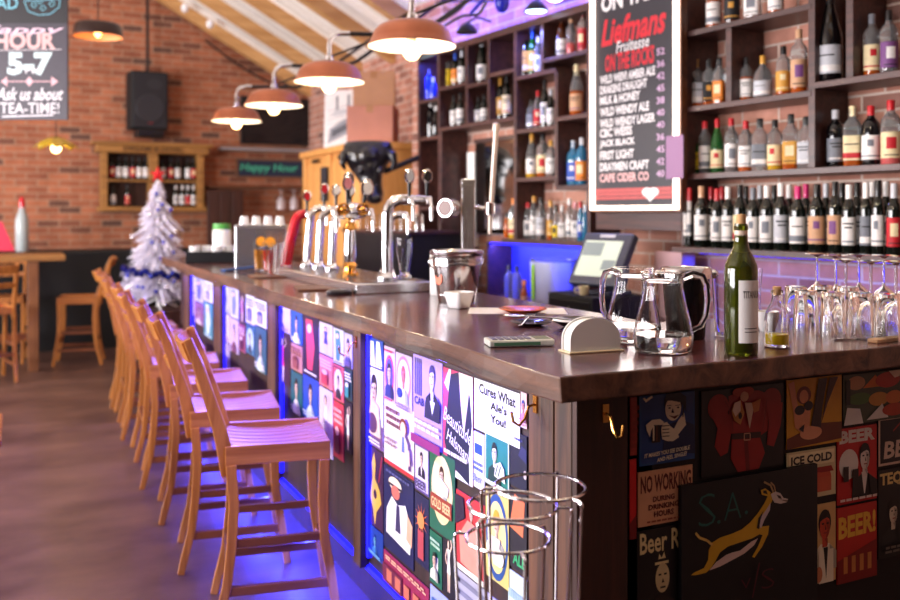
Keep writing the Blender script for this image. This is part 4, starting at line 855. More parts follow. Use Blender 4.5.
# ================================================================= COPPER LAMPS
def copper_lamp():
    t=thing('wall_lamp','x','lamp',(0,0,0),0,'copper dome lamps over the bar')
    MB().lathe([(.198,0),(.2,.004),(.186,.022),(.178,.04),(.168,.066),(.146,.09),(.11,.106),(.05,.113),(.0001,.114)],40,op=True).build('lamp_shade',M_copper,t,smooth=True)
    MB().lathe([(.196,.001),(.183,.02),(.175,.038),(.164,.062),(.142,.085),(.10,.1),(.0001,.106)],40,op=True).build('shade_lining',M_inner,t,smooth=True)
    MB().lathe([(.022,.11),(.024,.13),(.02,.15),(.012,.155)],16).build('lamp_collar',M_chrome,t,smooth=True)
    MB().lathe([(.018,.02),(.02,.04),(.02,.1)],14).build('socket',M_inner,t,smooth=True)
    MB().sphere((0,0,-.022),.040,18).build('bulb',M_bulb,t,smooth=True)
    pts=[(0,0,.15),(0,0,.21)]+[(.07-.07*math.cos(a),0,.21+.07*math.sin(a)) for a in (.4,.8,1.2,1.57)]+[(.12,0,.285)]
    MB().tube(pts,.014,12).build('gooseneck',M_chrome,t,smooth=True)
    MB().tube([(.11,0,.283),(.50,0,.305),(.60,0,.35),(1.48,0,1.0)],.013,10).tube([(.02,0,.15),(.34,0,.292)],.006,8).build('wall_arm',M_black,t,smooth=True)
    return t
cl=copper_lamp()
LP=[(3.68,2.19,'copper dome lamp nearest, largest in view above the tap row'),(4.85,2.185,'copper dome lamp second in size, in front of the cardboard boxes'),(6.05,2.18,'copper dome lamp third along the bar, in front of the dark screen'),(7.2,2.18,'smallest copper dome lamp, farthest along the bar'),(2.5,2.20,'copper dome lamp cut off by the top edge of the photo'),(1.70,2.20,'added copper dome lamp, unseen above the view, brightening the bar corner')]  # last lamp is added out of view to brighten things on the corner
for i,(y,z,lb) in enumerate(LP):
    if i==0: cl.location=(1.59,y,z); cl['label']=lb
    else: dup(cl,(1.59,y,z),0,lb)
    point('bulb_light',(1.59,y,z+.01),34 if i==5 else 15,(1,.82,.58),.045)  # stronger bulb in the added unseen lamp
# little clamp spotlights and their cables on top of the shelving
def spot(u,v,lab,glow,rz=0):
    x,z=onW(u,v,-.1); t=thing('spotlight',lab,'spotlight',wpt(x,-.1,z),WA,'clamp spotlights along the shelf top')
    MB().lathe([(.075,0),(.07,.02),(.045,.05),(.02,.07),(.0001,.075)],24,op=True).build('lamp_hood',M_black,t,smooth=True)
    MB().lathe([(.066,.004),(.0001,.01)],20).build('lens',glow,t,smooth=True)
    MB().tube([(0,0,.07),(0,.08,.12),(0,.2,.1)],.008).build('arm',M_black,t,smooth=True); return t
spot(467,33,'black clamp spotlight left of the two, above the fourth shelf box',M_black)
spot(536,12,'glowing clamp spotlight above the tall shelf box, white-blue light',em('spot_glow',(190,220,255),6))
x_,z_=onW(416,54,-.06); tag(MB().tube([(-.1,0,-.02),(.1,0,.02)],.014,10).build('fluorescent_tube',M_cyan,None,loc=wpt(x_,-.06,z_),rz=WA,smooth=True),'short cyan glowing tube light at the left end of the shelf top','light')
_cy=[0]
def cable(pts,lab,r=.008,mt=None):
    _cy[0]-=.07; yy_=_cy[0]; P=[wpt(onW(u,v,yy_)[0],yy_,onW(u,v,yy_)[1]) for u,v in pts]
    # smooth
    Q=[]
    for i in range(len(P)-1):
        p0=P[max(i-1,0)];p1=P[i];p2=P[i+1];p3=P[min(i+2,len(P)-1)]
        for k in range(5):
            t=k/5; Q.append(.5*((2*p1)+(p2-p0)*t+(2*p0-5*p1+4*p2-p3)*t*t+(3*p1-p0-3*p2+p3)*t**3))
    Q.append(P[-1]); o=MB().tube(Q,r,8).build('cable',mt or M_black,None,smooth=True); return tag(o,lab,'cable')
cable([(404,20),(432,6),(455,1),(490,1),(520,-3)],'black cable looping along the wall above the shelving')
cable([(436,24),(456,12),(470,-2)],'black cable running up left of the shelf spotlight',.01)
cable([(444,26),(462,16),(478,14),(486,2)],'blue-lit cable hanging above the third shelf box',.01)
M_bluelit=mat('blue_lit_bracket',(24,30,160),.3)  # blue light falling on the bracket is put into its colour
xc,zc=onW(502,2,-.34); tag(MB().sphere((0,0,0),.045,14,sz=(1,1,1.5)).tube([(0,0,.03),(-.15,0,.08),(-.35,0,.0)],.012).build('bracket',M_bluelit,None,loc=wpt(xc,-.34,zc),rz=WA,smooth=True),'blue-lit metal bracket high above the shelving','bracket')

# ================================================================= TAPS AND THINGS ON THE BAR
def P(u,v): 
    p=onZ(u,v); return p
def faucet(parent,x,z,y=0):
    MB().tube([(x,y,z),(x,y-.05,z),(x,y-.062,z-.02),(x,y-.066,z-.085)],[.009,.009,.008,.007],10).build('faucet',M_chrome,parent,smooth=True)
    MB().lathe([(.012,-.015),(.014,0),(.012,.015),(.006,.02)],12,(x,y-.035,z)).build('faucet_valve',M_chrome,parent,smooth=True)
def medal(parent,x,z,c,y=0,ry=.032,rx=.023,tilt=0):
    M=Matrix.Rotation(PI/2,4,'X')
    h=MB().tube([(x,y-.03,z),(x+tilt*.5,y-.032,z+.06)],[.006,.009]).build('tap_handle',M_black,parent,smooth=True)
    m=MB(); m.lathe([(.0001,0),(1,0),(1,.5),(.85,.6),(.0001,.6)],24,(0,0,0),M=Matrix.Translation((x+tilt,y-.028,z+.09))@M@Matrix.Diagonal((rx,ry,.02,1)))
    m.lathe([(.0001,.62),(.72,.62),(.72,.66),(.0001,.66)],24,(0,0,0),m=1,M=Matrix.Translation((x+tilt,y-.028,z+.09))@M@Matrix.Diagonal((rx,ry,.02,1)))
    m.build('tap_badge',[M_chrome,mat('badge_%s'%c,COL[c],.35)],parent,smooth=True)
def column(loc,name,lab,matl,h,arm,lean=0,rz=0,badges=(),r=.02):
    t=thing(name,lab,'beer tap',loc,rz,None)
    MB().lathe([(r*2.0,0),(r*2.0,.008),(r*1.4,.02),(r*1.2,.03)],20).build('base_flange',M_chrome,t,smooth=True)
    pts=[(0,0,.02),(lean*.5,0,h*.5),(lean,0,h-.07)]+[(lean+.06*(1-math.cos(a)),0,h-.07+.06*math.sin(a)) for a in (.4,.8,1.2,1.57)]+[(lean+arm,0,h-.012)]
    MB().tube(pts,[r]*3+[r*.98]*4+[r*.8],16).build('tap_column',matl,t,smooth=True)
    for k,(f,c) in enumerate(badges):
        x=lean+.05+(arm-.05)*f; faucet(t,x,h-.015,-.01)
        if c: medal(t,x,h+.0,c)
    return t
tr=thing('drip_tray','long low steel drip tray under the chrome beer taps','drip tray',(1.22,3.38,ZT))
MB().box(0,.34,0,1.25,0,.042).build('tray_body',M_steel,tr,bevel=.004)
m=MB(); [m.box(.02,.32,.03+.05*k,.05+.05*k,.0425,.046) for k in range(24)]; m.build('grille',M_chrome,tr)
zt_=ZT+.047
column((1.417,3.54,zt_),'beer_tap','large curved chrome beer tap with its arm reaching right','x' and M_chrome,.345,.20,badges=((.25,'silver'),(.8,'black')),r=.024)
column((1.41,4.26,zt_),'beer_tap','slim curved chrome beer tap next to the ornate brass-topped one',M_chrome,.30,.10,.01,badges=((.5,'white'),),r=.019)
column((1.40,4.44,zt_),'beer_tap','slim curved chrome beer tap in the middle of three',M_chrome,.305,.09,.012,badges=((.5,'white'),),r=.019)
column((1.385,4.60,zt_),'beer_tap','slim curved chrome beer tap beside the red one',M_chrome,.315,.08,.02,badges=((.5,'red'),),r=.019)
column((1.37,4.95,ZT),'beer_tap','red curved beer tap column at the far end of the tap row',M_red,.33,.07,.05,badges=((.6,'red'),),r=.028)
column((1.58,3.95,zt_),'beer_tap','blue-tinted chrome tap behind the ornate brass-topped one',M_chrome,.28,.10,.0,badges=((.5,None),),r=.018)
t=thing('beer_tap','ornate brass and chrome beer tap with wide oval head and badges','beer tap',(1.35,3.82,zt_))
MB().lathe([(.038,0),(.04,.01),(.028,.02),(.026,.035),(.034,.045),(.022,.06)],24).build('brass_base',M_gold,t,smooth=True)
MB().lathe([(.024,.06),(.028,.1),(.024,.16),(.022,.2)],24).build('tap_column',M_chrome,t,smooth=True)
MB().lathe([(.024,.2),(.034,.21),(.026,.225),(.018,.24)],24).build('brass_collar',M_gold,t,smooth=True)
MB().sphere((.0,0,.285),.05,24,sz=(1.75,.9,.8)).build('tap_head',M_chrome,t,smooth=True)
for x in (-.045,.045): MB().torus((x,-.04,.295),.024,.006,20,8,Matrix.Rotation(PI/2,4,'X')).sphere((x,-.036,.295),.017,12).build('brass_boss',M_gold,t,smooth=True)
for x in (-.085,.085): faucet(t,x,.28,0)
medal(t,.05,.30,'white',0,.042,.03,.02); medal(t,-.02,.32,'pink',.01,.036,.024,0); medal(t,.0,.34,'black',.05,.034,.026,.0)

# tall steel column with gauge and side tube
t=thing('beer_tower','square steel beer column with round gauge and tall side lever tube','beer tower',(1.655,3.26,ZT),-.3)
MB().box(-.026,.026,-.02,.02,0,.455).build('tower_column',M_steel,t,bevel=.004)
MB().box(-.028,.028,-.022,.022,.43,.462).build('column_cap',M_steel,t,bevel=.003)
M=Matrix.Translation((-.075,-.01,.345))@Matrix.Rotation(math.radians(90),4,'X')@Matrix.Rotation(-.75,4,'Y')
m=MB().lathe([(.0001,-.03),(.036,-.03),(.04,-.02),(.04,.03),(.036,.034)],28,M=M); m.build('gauge_body',M_chrome,t,smooth=True)
MB().lathe([(.0001,.0345),(.033,.0345),(.033,.036),(.0001,.037)],28,M=M).build('gauge_face',mat('gauge_paper',(140,118,116),.5),t,smooth=True)
MB().tube([(-.03,0,.345),(-.06,-.005,.345)],.012).build('gauge_mount',M_chrome,t,smooth=True)
MB().tube([(.02,0,.35),(.085,0,.34)],.010,12).lathe([(.012,0),(.02,.005),(.02,.05),(.012,.055)],16,(.092,0,.315)).build('side_valve',M_chrome,t,smooth=True)
MB().tube([(.092,0,.24),(.095,0,.32),(.102,0,.42),(.118,0,.66)],[.009,.010,.011,.011],12).lathe([(.0001,0),(.014,.004),(.016,.02),(.014,.034),(.0001,.04)],14,(.1185,0,.655)).build('side_tube',mat('pale_tube',(214,196,186),.3,.3),t,smooth=True)

def lathe_thing(name,label,cat,loc,prof,mt,n=32,group=None,sm=True,**k):
    o=MB().lathe(prof,n,**k).build(name,mt,None,smooth=sm,loc=loc); return tag(o,label,cat,group)
# ice bucket
p=P(457,302); t=thing('ice_bucket','shiny ribbed steel ice bucket standing on the bar','bucket',p)
MB().lathe([(.066,0),(.068,.004),(.088,.135),(.091,.137),(.091,.145),(.09,.147),(.094,.172),(.098,.174),(.1,.18),(.1,.188),(.095,.19),(.092,.186),(.064,.008),(.0001,.006)],48).build('bucket_body',mat('polished_steel',(220,220,224),.16,1),t,smooth=True)
m=MB(); [m.torus((0,0,z),r,.0022,40,6) for z,r in ((.150,.0905),(.158,.0918),(.03,.0725))]; m.build('ribs',M_chrome,t,smooth=True)
for a in (.2,PI+.2):
    MB().torus((.1*math.cos(a),.1*math.sin(a),.15),.022,.003,20,6,Matrix.Rotation(PI/2,4,'X')@Matrix.Rotation(0,4,'Y')).build('ring_handle',M_chrome,t,smooth=True)
M_=MB().lathe([(.0001,0),(.024,.0),(.024,.001),(.0001,.0014)],20,M=Matrix.Translation((-.079,-.012,.09))@Matrix.Rotation(-PI/2,4,'Y')@Matrix.Rotation(.1,4,'X')).build('round_sticker',mat('sticker',(226,120,90),.5),t)
# square white cup
p=P(459,308); t=tag(MB().lathe([(.026,0),(.030,.003),(.043,.055),(.041,.056),(.029,.008),(.0001,.006)],40,sq=5).build('sauce_cup',M_white,None,smooth=True,loc=p,rz=.35),'small square white cup in front of the ice bucket','cup')
# white canister behind
p=P(443,300); p=Vector((1.60,3.48,ZT))
lathe_thing('canister','white canister behind the steel ice bucket','canister',(1.52,3.24,ZT),[(.036,0),(.038,.004),(.038,.16),(.034,.172),(.0001,.176)],M_wplastic)
# papers, plate, saucer, cutlery
p=P(520,311); m=MB().box(-.17,.15,-.09,.09,0,.0012); tag(m.build('paper_sheet',mat('paper_white',(226,214,216),.6),None,loc=p,rz=-.5),'pale paper sheet lying on the bar under the orange plate','paper')
p=P(523,314); q=p+Vector((0,0,.0018)); lathe_thing('plate','glossy orange plate lying on the paper sheet','plate',q,[(.04,0),(.045,.002),(.078,.016),(.076,.018),(.043,.006),(.0001,.005)],mat('orange_glaze',(206,96,52),.2,coat=.5,var=.3,vscale=30))
p=P(531,325); lathe_thing('saucer','small black saucer holding the crossed cutlery','saucer',p,[(.03,0),(.034,.002),(.062,.010),(.06,.012),(.03,.005),(.0001,.004)],mat('black_glaze',(18,16,22),.15,coat=.6))
def cut(kind,loc,rz,lab):
    t=thing(kind,lab,kind,loc,rz); t.scale=(1.3,1.3,1.3); MB().bar([(-.09,0,.008),(-.03,0,.011),(.03,0,.012)],.006,.003,(0,1,0)).build('handle',M_chrome,t,bevel=.001)
    if kind=='fork':
        m=MB(); m.bar([(.03,0,.012),(.045,0,.010),(.058,0,.010)],[.006,.018,.02],.002,(0,1,0))
        for k in range(4): m.bar([(.058,-.0078+.0052*k,.010),(.09,-.0078+.0052*k,.013)],.0028,.002,(0,1,0))
        m.build('tines',M_chrome,t)
    else:
        MB().sphere((.055,0,.012),.02,16,sz=(1.3,.8,.2)).build('bowl',M_chrome,t,smooth=True)
cut('fork',p+Vector((-.02,-.005,.004)),.9,'steel fork leaning across the black saucer'); cut('spoon',p+Vector((.015,-.01,.009)),2.3,'steel spoon lying across the black saucer')
# calculator
p=P(519,345); t=thing('calculator','silver and green pocket calculator lying near the bar edge','calculator',p,-.28)
MB().box(-.082,.082,-.035,.035,.001,.017).build('case',mat('calc_case',(190,190,184),.3),t,bevel=.004)
MB().box(-.07,.045,-.0362,-.034,.004,.012).build('green_stripe',mat('calc_green',(70,110,84),.4),t)
m=MB(); [m.box(-.072+.017*i,-.060+.017*i,-.027+.0135*j,-.018+.0135*j,.017,.0195) for i in range(6) for j in range(4)]; m.build('keys',mat('calc_key',(110,106,124),.4),t,bevel=.0008)
MB().box(.036,.074,-.027,.027,.017,.018).build('display',mat('calc_lcd',(150,160,140),.1),t)
# napkin holder (half round)
p=P(591,351); t=thing('napkin_holder','half-round white napkin holder standing on the bar corner','napkin holder',p,-.10)
n=22; R=.066
for y0,y1,nm in ((-.022,-.019,'plate'),(.019,.022,'plate')):
    pts=[(-R,.004)]+[(-R*math.cos(PI*k/n)*1.0,.028+ .052*math.sin(PI*k/n)**.9) for k in range(n+1)]+[(R,.004)]
    m=MB(); N_=len(pts); m.add([(x,y0,z) for x,z in pts]+[(x,y1,z) for x,z in pts],[tuple(range(N_)),tuple(range(2*N_-1,N_-1,-1))]+[(i,i+N_,(i+1)%N_+N_,(i+1)%N_) for i in range(N_)]); m.build('side_plate',M_wplastic,t)
MB().box(-R-.006,R+.006,-.03,.03,0,.004).build('base',mat('holder_base',(214,196,160),.4),t,bevel=.0015)
pts=[(-R*.93,.004)]+[(-R*.93*math.cos(PI*k/n),.028+.047*math.sin(PI*k/n)**.9) for k in range(n+1)]+[(R*.93,.004)]
m=MB(); N_=len(pts); m.add([(x,-.018,z) for x,z in pts]+[(x,.018,z) for x,z in pts],[tuple(range(N_)),tuple(range(2*N_-1,N_-1,-1))]+[(i,i+N_,(i+1)%N_+N_,(i+1)%N_) for i in range(N_)]); tag(m.build('paper_napkins',mat('napkin',(238,236,230),.8),None,loc=p+Vector((0,0,.0005)),rz=-.10),'stack of white paper napkins inside the half-round holder','napkins')
# dark dish behind the holder
p=P(580,327); lathe_thing('dish','shallow black dish behind the half-round napkin holder','dish',p,[(.045,0),(.05,.002),(.085,.02),(.083,.022),(.048,.006),(.0001,.005)],mat('black_glaze',(18,16,22),.15,coat=.6))
# jugs
def jug(loc,rz,lab,fill,hrot=0):
    t=thing('glass_jug',lab,'jug',loc,rz,'glass water jugs')
    o=[(.058,0),(.064,.002),(.068,.012),(.070,.035),(.064,.07),(.054,.11),(.047,.145),(.046,.165),(.050,.178),(.052,.186)]
    i_=[(.0495,.186),(.0475,.178),(.0435,.165),(.0445,.145),(.0515,.11),(.0615,.07),(.0675,.035),(.066,.013),(.060,.0045),(.0001,.004)]
    MB().lathe(o+i_,40).build('jug_body',M_glass,t,smooth=True)
    MB().torus((0,0,.166),.0475,.003,36,8).build('neck_ring',M_glass,t,smooth=True)
    pts=[(.046,0,.172),(.07,0,.182),(.092,0,.176),(.102,0,.155),(.104,0,.12),(.100,0,.085),(.088,0,.06),(.068,0,.05)]
    MB().tube(pts,[.008,.008,.008,.008,.0075,.007,.0065,.006],12).build('jug_handle',M_glass,t,smooth=True)
    if fill: MB().lathe([(.0001,.0045),(.0585,.005),(.0655,.0135),(.067,.035),(.0665,.040),(.0001,.040)],36).build('water',mat('water',(250,252,255),0,trans=1,ior=1.33),t,smooth=True)
    return t
jug(P(663,351),-.5,'clear glass jug in front, holding a little water',1)
jug(P(633,341),PI+.1,'clear glass jug behind, its handle pointing left',1)
# black ice bucket with silver rim behind the jugs
p=P(686,338); t=thing('wine_cooler','black wine cooler with a polished silver rim behind the jugs','wine cooler',p,-.4)
MB().lathe([(.045,0),(.048,.003),(.06,.155),(.058,.157)],36).build('cooler_body',mat('cooler_black',(14,12,16),.25,coat=.3),t,smooth=True)
MB().lathe([(.062,.155),(.066,.157),(.066,.178),(.062,.184),(.058,.18),(.056,.15)],36).build('silver_rim',M_chrome,t,smooth=True)
for s in (-1,1): MB().sphere((s*.074,0,.166),.012,14).tube([(s*.06,0,.166),(s*.07,0,.166)],.005).build('knob',M_chrome,t,smooth=True)
# white wine bottle in focus
p=P(741,354); t=thing('wine_bottle','green wine bottle with a white label and protruding cork, sharp in front','bottle',p,-.35)
k=.86
MB().lathe([(.0355,0),(.0375,.005),(.0375,.19),(.036,.205),(.028,.225),(.019,.242),(.0155,.26),(.0145,.285),(.016,.287),(.016,.296),(.0145,.297),(.0145,.300)],40).build('bottle_glass',mat('olive_glass',(86,94,18),.03,trans=.75,coat=.6,ior=1.4),t,smooth=True)
m=MB().lathe([(.0352,.008),(.0352,.165),(.0001,.166)],32); m.build('wine',mat('dark_wine',(18,22,8),.1),t,smooth=True)
# wrap label half round
A=Art(1,1,(238,234,230)); 
m=MB(); n=24; a0,a1=-PI/2-.55,-PI/2+1.35; r=.0379
vs=[];fs=[]
for i in range(n+1):
    a=a0+(a1-a0)*i/n; vs+=[(r*math.cos(a),r*math.sin(a),.03),(r*math.cos(a),r*math.sin(a),.172)]
for i in range(n): fs.append((2*i,2*i+2,2*i+3,2*i+1))
m.add(vs,fs,0)
tv,tf=textmesh('TITANIUM',.01); ax=max(v.x for v in tv); ay=max(v.y for v in tv)
m.add([((r+.0003)*math.cos(-PI/2-.3+1.25*v.x/ax),(r+.0003)*math.sin(-PI/2-.3+1.25*v.x/ax),.132+.016*v.y/ay) for v in tv],tf,1)
for zz,h_ in ((.062,.002),(.054,.002)):
    vs=[];fs=[]
    for i in range(9):
        a=-PI/2-.2+.9*i/8; vs+=[((r+.0003)*math.cos(a),(r+.0003)*math.sin(a),zz),((r+.0003)*math.cos(a),(r+.0003)*math.sin(a),zz+h_)]
    for i in range(8): fs.append((2*i,2*i+2,2*i+3,2*i+1))
    m.add(vs,fs,1)
m.build('bottle_label',[mat('label_paper',(236,232,230),.55),mat('label_ink',(50,40,44),.5)],t,smooth=True)
MB().lathe([(.0158,.234),(.0160,.234),(.0152,.262),(.0148,.285),(.0146,.284)],24).build('foil_band',mat('foil_white',(222,200,180),.4),t,smooth=True)
MB().lathe([(.0098,.3),(.0105,.302),(.0105,.322),(.0001,.3225)],18).build('cork',mat('cork',(206,160,110),.8),t,smooth=True)
# oil bottle
p=P(777,346); t=thing('oil_bottle','small clear bottle with yellow oil at the bottom and a cork','bottle',p)
MB().lathe([(.028,0),(.030,.003),(.030,.03),(.027,.05),(.030,.062),(.026,.085),(.014,.108),(.012,.125),(.015,.128),(.015,.136),(.0115,.137),(.0095,.125),(.0115,.108),(.0235,.085),(.0275,.062),(.0245,.05),(.0275,.03),(.027,.006),(.0001,.005)],28).build('bottle_glass',M_glass,t,smooth=True)
MB().lathe([(.0001,.0055),(.0268,.0065),(.0270,.03),(.0001,.031)],28).build('oil',mat('oil',(240,206,20),.1),t,smooth=True)
MB().lathe([(.0085,.126),(.0105,.145),(.0001,.1455)],14).build('stopper',mat('cork',(206,160,110),.8),t,smooth=True)
# glasses
GWINE=[(r,z*.93) for r,z in [(.033,0),(.034,.002),(.012,.006),(.004,.012),(.0035,.09),(.006,.1),(.026,.118),(.036,.15),(.035,.185),(.029,.215),(.0275,.215),(.0335,.185),(.0345,.15),(.0245,.119),(.0001,.104)]]
GTUM=[(.027,0),(.029,.003),(.034,.12),(.0325,.12),(.0275,.01),(.0001,.009)]
GHI=[(.022,0),(.024,.003),(.028,.10),(.033,.165),(.0315,.165),(.0265,.10),(.0225,.012),(.0001,.010)]
def inv(p,h): return [(r,h-z) for r,z in p][::-1]
IW=[(r,.2-z) for r,z in GWINE]
gw=None
def glassobj(name,prof,loc,lab,group,cat='glass',n=20,proto={}):
    if name in proto: 
        o=proto[name].copy(); C.objects.link(o); o.location=loc; o['label']=lab; o['group']=group; return o
    o=MB().lathe(prof,n).build(name,M_glass,None,smooth=True,loc=loc); proto[name]=o; return tag(o,lab,cat,group)
GG='clean glasses massed upside down at the right end of the bar'
wl=[(817,318),(836,322),(859,320),(884,322),(905,325),(846,333),(871,336),(896,338)]
for i,(u,v) in enumerate(wl):
    glassobj('wine_glass',IW,P(u,v),'upturned stemmed wine glass, foot in the air, among the massed glasses',GG)
IT=[(r,.12-z) for r,z in GTUM]
for i,(u,v) in enumerate([(806,336),(833,338),(822,328),(796,329),(861,339),(888,341),(848,330)]):
    glassobj('tumbler',IT,P(u,v),'plain tumbler turned upside down among the massed glasses',GG)
glassobj('beer_glass',GHI,P(724,336),'tall empty clear glass left of the green wine bottle','tall clear glasses near the wine bottle')
glassobj('beer_glass',GHI,P(751,326),'tall empty clear glass behind the green wine bottle','tall clear glasses near the wine bottle')
# cup and saucer
p=P(712,345)
p=P(767,331); t=thing('coffee_cup','white coffee cup between the wine bottle and the oil bottle','cup',p,.6)
MB().lathe([(.018,0),(.02,.003),(.032,.035),(.035,.055),(.033,.055),(.03,.035),(.017,.006),(.0001,.005)],28).build('cup_body',M_white,t,smooth=True)
MB().torus((.04,0,.03),.014,.0035,18,8,Matrix.Rotation(PI/2,4,'X')).build('cup_handle',M_white,t,smooth=True)
p=P(889,341); tag(MB().box(-.07,.11,-.014,.014,0,.010).build('wooden_strip',mat('pale_strip',(226,190,150),.5),None,loc=p,rz=.1,bevel=.002),'pale wooden strip lying before the massed glasses','strip')
p=P(851,340); tag(MB().bar([(-.05,0,.003),(.05,0,.003)],.012,.003,(0,1,0)).build('knife',M_steel,None,loc=p,rz=-.3),'short steel knife on the bar before the upturned glasses','knife')
# stands by the counter: three nested wire bucket stands
M_wire=mat('chrome_wire',(226,220,222),.14,1)
def wirestand(cx,cy,R,h,lab,rz,tilt=0):
    t=thing('wire_stand',lab,'wire stand',(cx,cy,0),rz,'nested chrome wire stands')
    MB().torus((0,0,h),R,.0034,48,8).build('top_ring',M_wire,t,smooth=True)
    MB().torus((0,0,h*.45),R*.93,.0028,40,8).build('lower_ring',M_wire,t,smooth=True)
    for k in range(3):
        a=2*PI*k/3+.4; c_,s_=math.cos(a),math.sin(a)
        pts=[(R*c_,R*s_,h),((R+.020)*c_,(R+.020)*s_,h),((R+.025)*c_,(R+.025)*s_,h-.004),((R+.026)*c_,(R+.026)*s_,h-.012),((R+.002)*c_,(R+.002)*s_,h*.45),((R+.03)*c_,(R+.03)*s_,.004)]
        MB().tube(pts,.0032,8).build('leg',M_wire,t,smooth=True)
    return t
def cz(u,v,d): return atd(u,v,d)
p=cz(540,487,1.70); wirestand(p.x,p.y,.086,p.z,'tallest chrome wire stand, its hoop at the top right',.3)
p=cz(513,500,1.66); wirestand(p.x,p.y,.082,p.z-.01,'middle chrome wire stand, hoop between the other two',1.1)
p=cz(508,538,1.68); wirestand(p.x,p.y,.078,p.z,'lowest chrome wire stand, its hoop nearest the floor',2.0)

# far part of the bar top
p=P(292,272); 
def clip(u,v,w,d,rz,lab): 
    p=P(u,v); tag(MB().box(-w/2,w/2,-d/2,d/2,0,.008).build('menu_folder',mat('leather_brown',(96,52,32),.5),None,loc=p,rz=rz,bevel=.002),lab,'menu')
clip(316,289,.17,.22,-.2,'brown menu folder on the bar in front of the tap row'); clip(270,277,.2,.2,-.1,'brown menu folder on the bar beside the orange drinks')
p=P(339,294.5); tag(MB().lathe([(.04,0),(.043,.004),(.043,.014),(.034,.02),(.0001,.021)],24,M=Matrix.Diagonal((1.25,.8,1,1))).build('ashtray',mat('dark_pewter',(60,56,62),.3,.5),None,smooth=True,loc=p),'flat dark round puck on the bar edge by the menus','holder')
p=P(238,271); tag(MB().bar([(-.09,0,.006),(0,.01,.012),(.1,-.01,.02)],.07,.008,(0,1,0)).build('cloth',mat('blue_cloth',(30,70,130),.8),None,loc=p,rz=.2,bevel=.003),'folded blue cloth on the bar before the steel box','cloth')
p=P(252,267); q=onZ(228,266.5)
t=thing('steel_box','large polished steel box standing on the far part of the bar','box',(1.16,4.95+.35,ZT),-.35)
MB().box(0,.30,0,.26,0,.245).build('box_body',M_steel,t,bevel=.006); MB().box(-.004,.304,-.004,.264,.245,.255).build('box_lid',M_steel,t,bevel=.003)
for i,(u,v) in enumerate([(231,216),(240,215),(250,216)]):
    pass
bx=Vector((1.16,5.30,ZT+.256))
for i in range(4):
    a=Matrix.Rotation(-.35,3,'Z')@Vector((.04+.07*i,.12,0)); glassobj('shot_cup',[(.02,0),(.028,.045),(.026,.045),(.018,.004),(.0001,.004)],bx+a,'small white cup upside down on top of the steel box','cups on the steel box') if 0 else tag(MB().lathe([(.03,0),(.03,.004),(.022,.05),(.0001,.052)],18).build('small_cup',M_white,None,smooth=True,loc=bx+a),'small white cup turned upside down on the steel box','cup','cups on the steel box')
# black tray with white cups, jars
p=Vector((1.17,6.0,ZT)); t=thing('serving_tray','black rectangular serving caddy at the far end of the bar','caddy',p,-.35)
MB().box(-.16,.20,-.09,.09,0,.008).box(-.16,.20,-.09,-.082,.008,.075).box(-.16,.20,.082,.09,.008,.075).box(-.16,-.152,-.082,.082,.008,.075).box(.192,.20,-.082,.082,.008,.075).build('caddy_body',M_black,t,bevel=.002)
R_=Matrix.Rotation(-.35,3,'Z')
for i,(x,y) in enumerate(((-.11,-.03),(-.04,.03),(.03,-.03),(.10,.03))):
    tag(MB().lathe([(.024,0),(.03,.004),(.036,.10),(.034,.10),(.028,.008),(.0001,.007)],20).build('white_cup',M_white,None,smooth=True,loc=p+R_@Vector((x,y,.009))),'white cup standing inside the black caddy, %s'%['leftmost','second from left','second from right','rightmost'][i],'cup','white cups in the black caddy')
t=thing('storage_jar','white jar with a green lid behind the black caddy','jar',(1.30,6.35,ZT)); MB().lathe([(.06,0),(.064,.004),(.064,.2),(.055,.215)],24).build('jar_body',M_white,t,smooth=True); MB().lathe([(.058,.21),(.06,.215),(.06,.25),(.0001,.252)],24).build('jar_lid',mat('green_lid',(90,170,80),.4),t,smooth=True)
t=thing('storage_jar','clear jar beside the green-lidded one at the bar end','jar',(1.44,6.25,ZT)); MB().lathe([(.05,0),(.054,.004),(.054,.19),(.045,.2)],24).build('jar_body',M_glassb,t,smooth=True); MB().lathe([(.05,.2),(.052,.22),(.0001,.222)],24).build('jar_lid',M_steel,t,smooth=True)
# drinks with orange slices
for i,(u,v) in enumerate(((259,271),(268,272))):
    p=P(u,v); t=thing('cocktail_glass',['tall drink with orange slices, the left one','tall drink with orange slices, the right one'][i],'drink',p,0,'orange garnished drinks on the bar')
    MB().lathe(GHI,24).build('glass',M_glass,t,smooth=True); MB().lathe([(.0001,.011),(.0220,.0125),(.0262,.10),(.028,.12),(.0001,.121)],20).build('drink',mat('red_drink' if i else 'amber_drink',(206,60,40) if i else (226,150,60),.05,trans=.4),t,smooth=True)
    MB().lathe([(.0001,-.003),(.028,-.003),(.028,.003),(.0001,.003)],20,M=Matrix.Translation((.01,-.01,.165))@Matrix.Rotation(1.3,4,'X')).build('orange_slice',mat('orange_peel',(244,160,30),.5),t,smooth=True)
    MB().tube([(0,0,.02),(-.02,0,.22)],.003).build('straw',M_black,t)
for i,(u,v) in enumerate(((278,274),(272,276))):
    glassobj('highball_glass',GHI,P(u,v),['empty highball glass right of the orange drinks, farther one','empty highball glass right of the orange drinks, nearer one'][i],'highball glasses by the red tap')
# beer glass under the big tap
glassobj('pilsner_glass',[(.03,0),(.032,.004),(.02,.015),(.022,.04),(.036,.12),(.034,.17),(.0325,.17),(.0345,.12),(.02,.042),(.018,.02),(.0001,.018)],Vector((1.52,3.6,zt_)),'empty curved beer glass standing on the drip tray','glasses on the drip tray')

